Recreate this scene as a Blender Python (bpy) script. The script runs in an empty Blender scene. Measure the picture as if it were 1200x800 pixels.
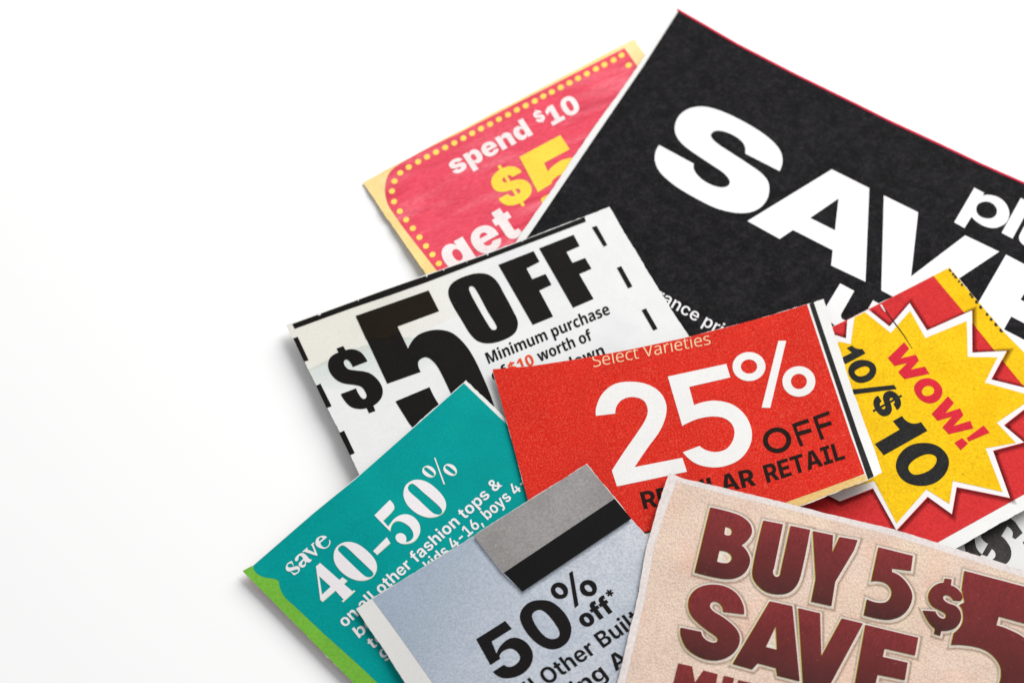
import bpy, math, random
import numpy as np
from mathutils import Vector, Matrix
from mathutils.geometry import delaunay_2d_cdt

# ------------------------------------------------------------------ camera, light, exposure
SC = bpy.context.scene
random.seed(7)
ELEV, DIST, LENS = math.radians(57), 0.347, 50.0
CAM = np.array([0.0, -DIST * math.cos(ELEV), DIST * math.sin(ELEV)])
cam = bpy.data.objects.new('camera', bpy.data.cameras.new('camera'))
SC.collection.objects.link(cam)
SC.camera = cam
cam.location = CAM
cam.rotation_euler = (math.pi / 2 - ELEV, 0, 0)
cam.data.lens, cam.data.sensor_width, cam.data.sensor_fit = LENS, 36.0, 'HORIZONTAL'
cam.data.clip_start, cam.data.clip_end = 0.01, 50
cam.data.dof.use_dof = True
cam.data.dof.focus_distance = 0.322
cam.data.dof.aperture_fstop = 15

world = bpy.data.worlds.new('World')
SC.world = world
world.use_nodes = True
bg = world.node_tree.nodes['Background']
bg.inputs['Color'].default_value = (0.97, 0.98, 1.0, 1)
bg.inputs['Strength'].default_value = 0.45

def area_lamp(name, loc, target, w, h, power, color):
    d = bpy.data.lights.new(name, 'AREA')
    d.shape, d.size, d.size_y, d.energy, d.color = 'RECTANGLE', w, h, power, color
    o = bpy.data.objects.new(name, d)
    SC.collection.objects.link(o)
    o.location = loc
    o.rotation_euler = (Vector(target) - Vector(loc)).to_track_quat('-Z', 'Y').to_euler()
    return o
area_lamp('window_light', (0.46, 0.58, 0.62), (0.0, 0.0, 0.0), 0.80, 0.80, 13.0, (1.0, 0.99, 0.975))

SC.view_settings.view_transform = 'Standard'
SC.view_settings.look = 'None'
SC.view_settings.exposure = 0.0
SC.view_settings.gamma = 1.0

# ------------------------------------------------------------------ photograph plan -> table top
# Every sheet is laid out on a 1200 x 800 plan of the table as seen from the camera and
# carried onto the real, curved surface of that sheet (heights are millimetres over the table).
FPX = LENS / 36.0 * 1200
RIGHT = np.array([1.0, 0, 0])
UP = np.array([0.0, math.sin(ELEV), math.cos(ELEV)])
FWD = np.array([0.0, math.cos(ELEV), -math.sin(ELEV)])

def lift(x, y, mm):
    x, y, mm = (np.asarray(a, float) for a in (x, y, mm))
    d = FWD[None] + ((x - 600) / FPX)[:, None] * RIGHT + (-(y - 400) / FPX)[:, None] * UP
    t = (mm * 1e-3 - CAM[2]) / d[:, 2]
    return CAM[None] + d * t[:, None]

def smooth01(t):
    t = np.clip(t, 0, 1)
    return t * t * (3 - 2 * t)

def wrinkle(x, y, seed, amp, lam):
    r = random.Random(seed)
    s = 0
    for k in range(5):
        a, ph, l = r.uniform(0, math.pi), r.uniform(0, 6.28), lam * r.uniform(.7, 1.6)
        s = s + np.sin((x * math.cos(a) + y * math.sin(a)) * 6.283 / l + ph)
    return s * amp / 2.2

def h_pink(x, y):
    d = (x - 425) * .824 - (y - 214) * .567
    rip = np.sin(6.283 * (x * .47 + y * .88) / 30 + 1.8 * np.sin(x / 47 + y / 90)) * (.5 + .5 * np.sin(x / 71 - y / 53))
    return .35 + .11 * rip + 1.6 * np.clip(1 - d / 135, 0, 1.1) ** 2 * np.clip((y - 195) / 110, .22, 1) + wrinkle(x, y, 3, .07, 70)
def h_black(x, y):
    return .95 + .5 * smooth01((170 - y) / 170) + .6 * smooth01((670 - x) / 100) + wrinkle(x, y, 5, .11, 120)
def h_white(x, y):
    u = np.clip(((x - 760) * -.939 + (y - 316) * .344) / 420, -.2, 1.1)
    return 1.75 + 1.7 * np.sin(np.clip(u, -.2, 1) * math.pi / 2) + wrinkle(x, y, 9, .05, 150)
def h_teal(x, y):
    q = (x - 546) * -.765 + (y - 445) * .644
    return 3.95 - 1.9 * smooth01((q - 170) / 180) + wrinkle(x, y, 12, .05, 160)
def h_red(x, y):
    h = 4.75 - 1.7 * smooth01((x - 640) / 340)
    b = np.clip((y - 480 + .2 * (x - 960)) / 90, 0, 1.6) * np.clip((x - 820) / 160, 0, 1.2)
    return h + 2.2 * b * b + wrinkle(x, y, 15, .05, 120)
def h_yellow(x, y):
    d = (y - 640) + .566 * (x - 1124)
    return 1.75 + 1.6 * np.clip(1 + d / 110, 0, 1.3) ** 2 + wrinkle(x, y, 21, .05, 110)
def h_cash(x, y):
    return .35 + wrinkle(x, y, 23, .03, 90)
def h_gray(x, y):
    return 5.4 - 1.4 * smooth01((560 - x) / 140) + wrinkle(x, y, 26, .04, 170)
def h_beige(x, y):
    return 6.2 - .9 * smooth01((x - 880) / 300) + wrinkle(x, y, 29, .13, 95)

# ------------------------------------------------------------------ outlines
def poly(s, ox=0, oy=0, k=1.0):
    """'x,y x,ys ...' -> smooth closed outline on the plan; an s marks a rounded point."""
    pts = []
    for t in s.split():
        sm = t.endswith('s')
        a, b = t.rstrip('sc').split(',')
        pts.append((ox + float(a) / k, oy + float(b) / k, sm))
    n, out = len(pts), []
    for i in range(n):
        p0, p1, p2, p3 = pts[i - 1], pts[i], pts[(i + 1) % n], pts[(i + 2) % n]
        if not p1[2] and not p2[2]:
            out.append(p1[:2])
            continue
        d = lambda a, b: max(1e-6, math.hypot(a[0] - b[0], a[1] - b[1]))
        L = d(p1, p2)
        def tang(a, b, c):                       # tangent at b, scaled for the span L
            v = np.array([c[0] - a[0], c[1] - a[1]])
            nv = np.linalg.norm(v)
            return v / nv * L if nv > 1e-9 else v
        m1 = tang(p0, p1, p3 and p2) if p1[2] else None
        m2 = tang(p1, p2, p3) if p2[2] else None
        q1, q2 = np.array(p1[:2]), np.array(p2[:2])
        if m1 is None: m1 = 2 * (q2 - q1) - m2 if m2 is not None else q2 - q1
        if m2 is None: m2 = 2 * (q2 - q1) - m1
        m1, m2 = [m * min(1, 1.25 * L / max(1e-9, np.linalg.norm(m))) for m in (m1, m2)]
        steps = max(4, min(14, int(L / 2.2)))
        for j in range(steps):
            t = j / steps
            a = (2*t**3 - 3*t*t + 1) * q1 + (t**3 - 2*t*t + t) * m1 + (-2*t**3 + 3*t*t) * q2 + (t**3 - t*t) * m2
            out.append(tuple(a))
    return out

def ellipse(cx, cy, rx, ry, n=40, ang=0.0):
    ca, sa = math.cos(ang), math.sin(ang)
    return [(cx + rx * math.cos(t) * ca - ry * math.sin(t) * sa, cy + rx * math.cos(t) * sa + ry * math.sin(t) * ca)
            for t in (6.28319 * i / n for i in range(n))]

def resample(p, step, closed=True):
    out = []
    n = len(p)
    for i in range(n if closed else n - 1):
        a, b = p[i], p[(i + 1) % n]
        m = max(1, int(math.ceil(math.hypot(b[0] - a[0], b[1] - a[1]) / step)))
        out += [(a[0] + (b[0] - a[0]) * j / m, a[1] + (b[1] - a[1]) * j / m) for j in range(m)]
    return out

def area(p):
    return .5 * sum(p[i - 1][0] * p[i][1] - p[i][0] * p[i - 1][1] for i in range(len(p)))

def grow(p, d):
    """offset a closed outline outwards by d plan units (mitred, mitre limited)."""
    n, s = len(p), 1 if area(p) > 0 else -1
    out = []
    for i in range(n):
        a, b, c = np.array(p[i - 1]), np.array(p[i]), np.array(p[(i + 1) % n])
        u, v = b - a, c - b
        u, v = u / max(1e-9, np.linalg.norm(u)), v / max(1e-9, np.linalg.norm(v))
        n1, n2 = np.array([u[1], -u[0]]) * s, np.array([v[1], -v[0]]) * s
        m = n1 + n2
        k = 2 / max(.55, float(m @ m))
        out.append(tuple(b + m * k * d))
    return out

def winding(px, py, loops, rule):
    w = np.zeros(len(px), int)
    for p in loops:
        q = np.array(p)
        x1, y1 = q[:, 0], q[:, 1]
        x2, y2 = np.roll(x1, -1), np.roll(y1, -1)
        for a, b, c, d in zip(x1, y1, x2, y2):
            up, dn = (b <= py) & (d > py), (b > py) & (d <= py)
            if not (up.any() or dn.any()): continue
            left = (c - a) * (py - b) - (px - a) * (d - b)
            w += (up & (left > 0)).astype(int) - (dn & (left < 0)).astype(int) if rule == 'nz' else ((up & (left > 0)) | (dn & (left < 0))).astype(int)
    return w != 0 if rule == 'nz' else w % 2 == 1

def fill(loops, step=9.0, rule='eo', clip=None):
    """triangulate outlines on the plan with an even scatter of inner points."""
    V, E = [], []
    for p in list(loops) + ([clip] if clip else []):
        p = resample(p, step * .7)
        k = len(V)
        V += p
        E += [(k + i, k + (i + 1) % len(p)) for i in range(len(p))]
    A = np.array([q for p in loops for q in p])
    lo, hi = A.min(0), A.max(0)
    gx, gy = np.meshgrid(np.arange(lo[0] + step / 2, hi[0], step), np.arange(lo[1] + step / 2, hi[1], step))
    gx = gx + (np.arange(gx.shape[0]) % 2)[:, None] * step / 2
    gx, gy = gx.ravel(), gy.ravel()
    if len(gx):
        keep = winding(gx, gy, loops, rule)
        B = np.array(V)
        for i in np.nonzero(keep)[0]:
            if ((B[:, 0] - gx[i]) ** 2 + (B[:, 1] - gy[i]) ** 2).min() > (step * .33) ** 2:
                V.append((gx[i], gy[i]))
    r = delaunay_2d_cdt([Vector(v) for v in V], E, [], 0, 1e-5)
    P = np.array([tuple(v) for v in r[0]])
    T = np.array([f for f in r[2] if len(f) == 3])
    C = P[T].mean(1)
    ok = winding(C[:, 0], C[:, 1], loops, rule)
    if clip: ok &= winding(C[:, 0], C[:, 1], [clip], 'eo')
    a_, b_, c_ = P[T[:, 0]], P[T[:, 1]], P[T[:, 2]]
    ok &= np.abs((b_ - a_)[:, 0] * (c_ - a_)[:, 1] - (b_ - a_)[:, 1] * (c_ - a_)[:, 0]) > 1e-4
    T = T[ok]
    used = np.unique(T)
    m = -np.ones(len(P), int)
    m[used] = np.arange(len(used))
    return P[used], m[T]

# ------------------------------------------------------------------ materials
def srgb(r, g, b, k=0.9):
    f = lambda c: (c / 255 / 12.92 if c / 255 <= .04045 else ((c / 255 + .055) / 1.055) ** 2.4) * k
    return (f(r), f(g), f(b), 1)

def paper_mat(name, col, speck=None, amount=.35, grain=2600, mottle=.06, mottle_scale=140, bump=.25, rough=.8,
              stretch=None, spec=.08, patches=None, contrast=(.38, .64), ramp=None, patch_stretch=None, creases=0.0, dist=.00006, flecks=None):
    m = bpy.data.materials.new(name)
    m.use_nodes = True
    nt = m.node_tree
    N, L = nt.nodes, nt.links
    b = N['Principled BSDF']
    b.inputs['Roughness'].default_value = rough
    b.inputs['Specular IOR Level'].default_value = spec
    tc = N.new('ShaderNodeTexCoord')
    src = tc.outputs['Object']
    mp = N.new('ShaderNodeMapping')
    L.new(src, mp.inputs['Vector'])
    if stretch:
        mp.vector_type = 'TEXTURE'
        mp.inputs['Rotation'].default_value = (0, 0, stretch[0])
        mp.inputs['Scale'].default_value = (1 / stretch[1], 1, 1)
    n1 = N.new('ShaderNodeTexNoise')
    n1.inputs['Scale'].default_value = grain
    n1.inputs['Detail'].default_value = 3
    n1.inputs['Roughness'].default_value = .65
    L.new(mp.outputs[0], n1.inputs['Vector'])
    r1 = N.new('ShaderNodeMapRange')
    r1.inputs[1].default_value, r1.inputs[2].default_value = contrast
    L.new(n1.outputs['Fac'], r1.inputs[0])
    def mix(a, b_, fac, typ='MIX'):
        x = N.new('ShaderNodeMix')
        x.data_type, x.blend_type = 'RGBA', typ
        for s, v in ((x.inputs[6], a), (x.inputs[7], b_), (x.inputs[0], fac)):
            if hasattr(v, 'is_linked'): L.new(v, s)
            else: s.default_value = v
        return x.outputs[2]
    base = col
    if ramp:                                    # a printed colour blend running down each line of type
        at = N.new('ShaderNodeAttribute')
        at.attribute_name = 'blend'
        base = mix(col, ramp, at.outputs['Fac'])
    psrc = src
    if patch_stretch:
        pm = N.new('ShaderNodeMapping')
        pm.vector_type = 'TEXTURE'
        pm.inputs['Rotation'].default_value = (0, 0, patch_stretch[0])
        pm.inputs['Scale'].default_value = (1 / patch_stretch[1], 1, 1)
        L.new(src, pm.inputs['Vector'])
        psrc = pm.outputs[0]
    if patches:                                 # blotches of a second tone: show-through, uneven ink or painted crease shading
        for (pc, scl, lo_, hi_, amt) in patches:
            n = N.new('ShaderNodeTexNoise')
            n.inputs['Scale'].default_value = scl
            n.inputs['Detail'].default_value = 2.5
            L.new(psrc, n.inputs['Vector'])
            r = N.new('ShaderNodeMapRange')
            r.inputs[1].default_value, r.inputs[2].default_value, r.inputs[4].default_value = lo_, hi_, amt
            L.new(n.outputs['Fac'], r.inputs[0])
            base = mix(base, pc, r.outputs[0])
    if speck is None: speck = tuple(c * .72 for c in col[:3]) + (1,)
    mu = N.new('ShaderNodeMath')
    mu.operation = 'MULTIPLY'
    mu.inputs[1].default_value = amount
    L.new(r1.outputs[0], mu.inputs[0])
    c = mix(base, speck, mu.outputs[0])
    if flecks:                                  # pale paper showing through worn ink, or dust
        fc, fs, th, amt = flecks
        nf = N.new('ShaderNodeTexNoise')
        nf.inputs['Scale'].default_value = fs
        nf.inputs['Detail'].default_value = 2.5
        L.new(src, nf.inputs['Vector'])
        rf = N.new('ShaderNodeMapRange')
        rf.inputs[1].default_value, rf.inputs[2].default_value, rf.inputs[4].default_value = th, th + .1, amt
        L.new(nf.outputs['Fac'], rf.inputs[0])
        c = mix(c, fc, rf.outputs[0])
    n2 = N.new('ShaderNodeTexNoise')
    n2.inputs['Scale'].default_value = mottle_scale
    n2.inputs['Detail'].default_value = 4
    L.new(src, n2.inputs['Vector'])
    r2 = N.new('ShaderNodeMapRange')
    r2.inputs[1].default_value, r2.inputs[2].default_value = .3, .7
    r2.inputs[3].default_value, r2.inputs[4].default_value = 1 - mottle, 1 + mottle
    L.new(n2.outputs['Fac'], r2.inputs[0])
    hs = N.new('ShaderNodeHueSaturation')
    L.new(c, hs.inputs['Color'])
    L.new(r2.outputs[0], hs.inputs['Value'])
    L.new(hs.outputs[0], b.inputs['Base Color'])
    bp = N.new('ShaderNodeBump')
    bp.inputs['Strength'].default_value = bump
    bp.inputs['Distance'].default_value = dist
    L.new(n1.outputs['Fac'], bp.inputs['Height'])
    last = bp
    if creases:
        mc = N.new('ShaderNodeMapping')
        mc.inputs['Rotation'].default_value = (0, 0, stretch[0] if stretch else .5)
        mc.vector_type = 'TEXTURE'
        mc.inputs['Scale'].default_value = (4, 1, 1)
        L.new(src, mc.inputs['Vector'])
        nc = N.new('ShaderNodeTexNoise')
        nc.inputs['Scale'].default_value = 330
        nc.inputs['Detail'].default_value = 5
        nc.inputs['Roughness'].default_value = .6
        L.new(mc.outputs[0], nc.inputs['Vector'])
        b2 = N.new('ShaderNodeBump')
        b2.inputs['Strength'].default_value = creases
        b2.inputs['Distance'].default_value = .0006
        L.new(nc.outputs['Fac'], b2.inputs['Height'])
        L.new(bp.outputs[0], b2.inputs['Normal'])
        last = b2
    L.new(last.outputs[0], b.inputs['Normal'])
    return m

def soft_mat(name, col, power=1.0, strength=1.0):
    """printed soft-edged tint: its coverage runs out along the attribute 'blend'."""
    m = bpy.data.materials.new(name)
    m.use_nodes = True
    nt = m.node_tree
    N, L = nt.nodes, nt.links
    b = N['Principled BSDF']
    b.inputs['Base Color'].default_value = col
    b.inputs['Roughness'].default_value = .85
    b.inputs['Specular IOR Level'].default_value = .1
    at = N.new('ShaderNodeAttribute')
    at.attribute_name = 'blend'
    p = N.new('ShaderNodeMath')
    p.operation = 'POWER'
    p.inputs[1].default_value = power
    L.new(at.outputs['Fac'], p.inputs[0])
    tc = N.new('ShaderNodeTexCoord')
    n = N.new('ShaderNodeTexNoise')
    n.inputs['Scale'].default_value = 3000
    L.new(tc.outputs['Object'], n.inputs['Vector'])
    r = N.new('ShaderNodeMapRange')
    r.inputs[1].default_value, r.inputs[2].default_value, r.inputs[3].default_value, r.inputs[4].default_value = .3, .7, .8 * strength, 1.15 * strength
    L.new(n.outputs['Fac'], r.inputs[0])
    q = N.new('ShaderNodeMath')
    q.operation = 'MULTIPLY'
    q.use_clamp = True
    L.new(p.outputs[0], q.inputs[0])
    L.new(r.outputs[0], q.inputs[1])
    L.new(q.outputs[0], b.inputs['Alpha'])
    return m

# ------------------------------------------------------------------ sheets and print
def mesh_obj(name, V, F, mat, parent, attr=None, mats=None, mat_idx=None, smooth=True, normals=None):
    me = bpy.data.meshes.new(name)
    me.from_pydata([tuple(v) for v in V], [], [tuple(int(i) for i in f) for f in F])
    for m in (mats or [mat]): me.materials.append(m)
    if mat_idx is not None: me.polygons.foreach_set('material_index', mat_idx)
    if smooth: me.polygons.foreach_set('use_smooth', [True] * len(me.polygons))
    if attr is not None:
        a = me.attributes.new('blend', 'FLOAT', 'POINT')
        a.data.foreach_set('value', [float(v) for v in attr])
    me.update()
    if normals is not None: me.normals_split_custom_set_from_vertices([tuple(v) for v in normals])
    ob = bpy.data.objects.new(name, me)
    SC.collection.objects.link(ob)
    ob.parent = parent
    return ob

class Sheet:
    """one coupon: an Empty at its base, the paper, and the print on it as parts."""
    def __init__(s, name, label, cat, group, outline, height, paper, thick=.09, step=6.0, back=None, edge=None):
        s.h, s.out = height, outline
        c = np.array(outline).mean(0)
        s.loc = lift([c[0]], [c[1]], [0])[0]
        s.root = bpy.data.objects.new(name, None)
        SC.collection.objects.link(s.root)
        s.root.location = s.loc
        s.root.empty_display_size = .01
        s.root['label'], s.root['category'], s.root['group'] = label, cat, group
        rj = random.Random(name)
        fine = [(x + rj.gauss(0, .17) + .28 * math.sin(x / 17 + y / 11), y + rj.gauss(0, .17) + .28 * math.sin(y / 13 - x / 19)) for x, y in resample(outline, 4.0)]
        P, T = fill([fine], step)
        top = s.at(P, 0)
        bot = s.at(P, -thick)
        n = len(P)
        V = list(top) + list(bot)
        F = [tuple(t) for t in s.up(P, T)] + [tuple(t[::-1] + n) for t in s.up(P, T)]
        q = resample(fine, 4.0)
        if area(q) < 0: q = q[::-1]
        k = len(V)
        Q = np.array(q)
        V += list(s.at(Q, 0)) + list(s.at(Q, -thick))
        m = len(q)
        F += [(k + i, k + m + i, k + m + (i + 1) % m, k + (i + 1) % m) for i in range(m)]
        idx = [0] * len(T) + [1] * len(T) + [2] * m
        ed = s.at(np.roll(Q, -1, 0), 0) - s.at(np.roll(Q, 1, 0), 0)
        sn = np.cross(ed, [0, 0, 1.0])
        if (sn * (s.at(Q, 0) - s.at([Q.mean(0)], 0))).sum() < 0: sn = -sn
        sn /= np.linalg.norm(sn, axis=1)[:, None] + 1e-12
        nn = s.normal(P)
        s.paper = mesh_obj('paper', V, F, paper, s.root, mats=[paper, back or paper, edge or paper], mat_idx=idx,
                           normals=np.concatenate([nn, -nn, sn, sn]))
    def at(s, P, up):
        P = np.asarray(P, float)
        return lift(P[:, 0], P[:, 1], s.h(P[:, 0], P[:, 1]) + up) - s.loc
    def normal(s, P):
        P = np.asarray(P, float)
        a = s.at(P + [1.5, 0], 0) - s.at(P - [1.5, 0], 0)
        b = s.at(P - [0, 1.5], 0) - s.at(P + [0, 1.5], 0)
        n = np.cross(a, b)
        return n / np.linalg.norm(n, axis=1)[:, None]
    def up(s, P, T):
        a, b, c = P[T[:, 0]], P[T[:, 1]], P[T[:, 2]]
        cr = (b[:, 0] - a[:, 0]) * (c[:, 1] - a[:, 1]) - (b[:, 1] - a[:, 1]) * (c[:, 0] - a[:, 0])
        T = T.copy()
        T[cr > 0] = T[cr > 0][:, ::-1]           # plan y runs down the picture
        return T
    def ink(s, name, loops, mat, layer=1, rule='eo', clip=False, parent=None, grad=None, step=6.0, label=None):
        P, T = fill(loops, step, rule, clip=grow(s.out, -.35 if clip is True else -clip) if clip else None)
        attr = None
        if grad:                                 # (x0,y0,x1,y1): blend 0 at the first point, 1 at the second
            d = np.array([grad[2] - grad[0], grad[3] - grad[1]])
            attr = np.clip(((P - np.array(grad[:2])) @ d) / (d @ d), 0, 1)
        o = mesh_obj(name, s.at(P, .05 * layer), s.up(P, T), mat, parent or s.root, attr, normals=s.normal(P))
        if label: o['label'] = label
        return o
    def halo(s, name, loop, width, mat, layer, parent=None, shift=(0, 0), clip=True):
        """a printed soft edge running out from an outline."""
        p = resample(loop, 3.0)
        q = [(x + shift[0], y + shift[1]) for x, y in grow(p, width)]
        if clip:
            ins = winding(np.array(q)[:, 0], np.array(q)[:, 1], [grow(s.out, -.5)], 'eo')
            ins &= winding(np.array(p)[:, 0], np.array(p)[:, 1], [grow(s.out, -.5)], 'eo')
        else: ins = np.ones(len(p), bool)
        n = len(p)
        V = list(s.at(np.array(p), .05 * layer)) + list(s.at(np.array(q), .05 * layer))
        F = [(i, (i + 1) % n, n + (i + 1) % n, n + i) for i in range(n) if ins[i] and ins[(i + 1) % n]]
        PQ = np.array(p + q)
        def down(f):
            a, b, c = PQ[f[0]], PQ[f[1]], PQ[f[3]]
            return (b[0] - a[0]) * (c[1] - a[1]) - (b[1] - a[1]) * (c[0] - a[0]) > 0
        F = [f[::-1] if down(f) else f for f in F]
        return mesh_obj(name, V, F, mat, parent or s.root, [1.0] * n + [0.0] * n, normals=np.concatenate([s.normal(p), s.normal(q)]))
    def group(s, name, label=None):
        o = bpy.data.objects.new(name, None)
        SC.collection.objects.link(o)
        o.parent = s.root
        o.empty_display_size = .005
        if label: o['label'] = label
        return o
    def text(s, name, txt, font, p0, p1, up, frac, mat, layer=1, fit=None, origin=(0, 0, 1.0), clip=True, label=None, shift=(0, 0), parent=None):
        return s.ink(name, set_text(txt, font, p0, p1, up, frac, fit, origin, shift), mat, layer, 'nz', clip, label=label, step=6.0, parent=parent)

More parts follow.
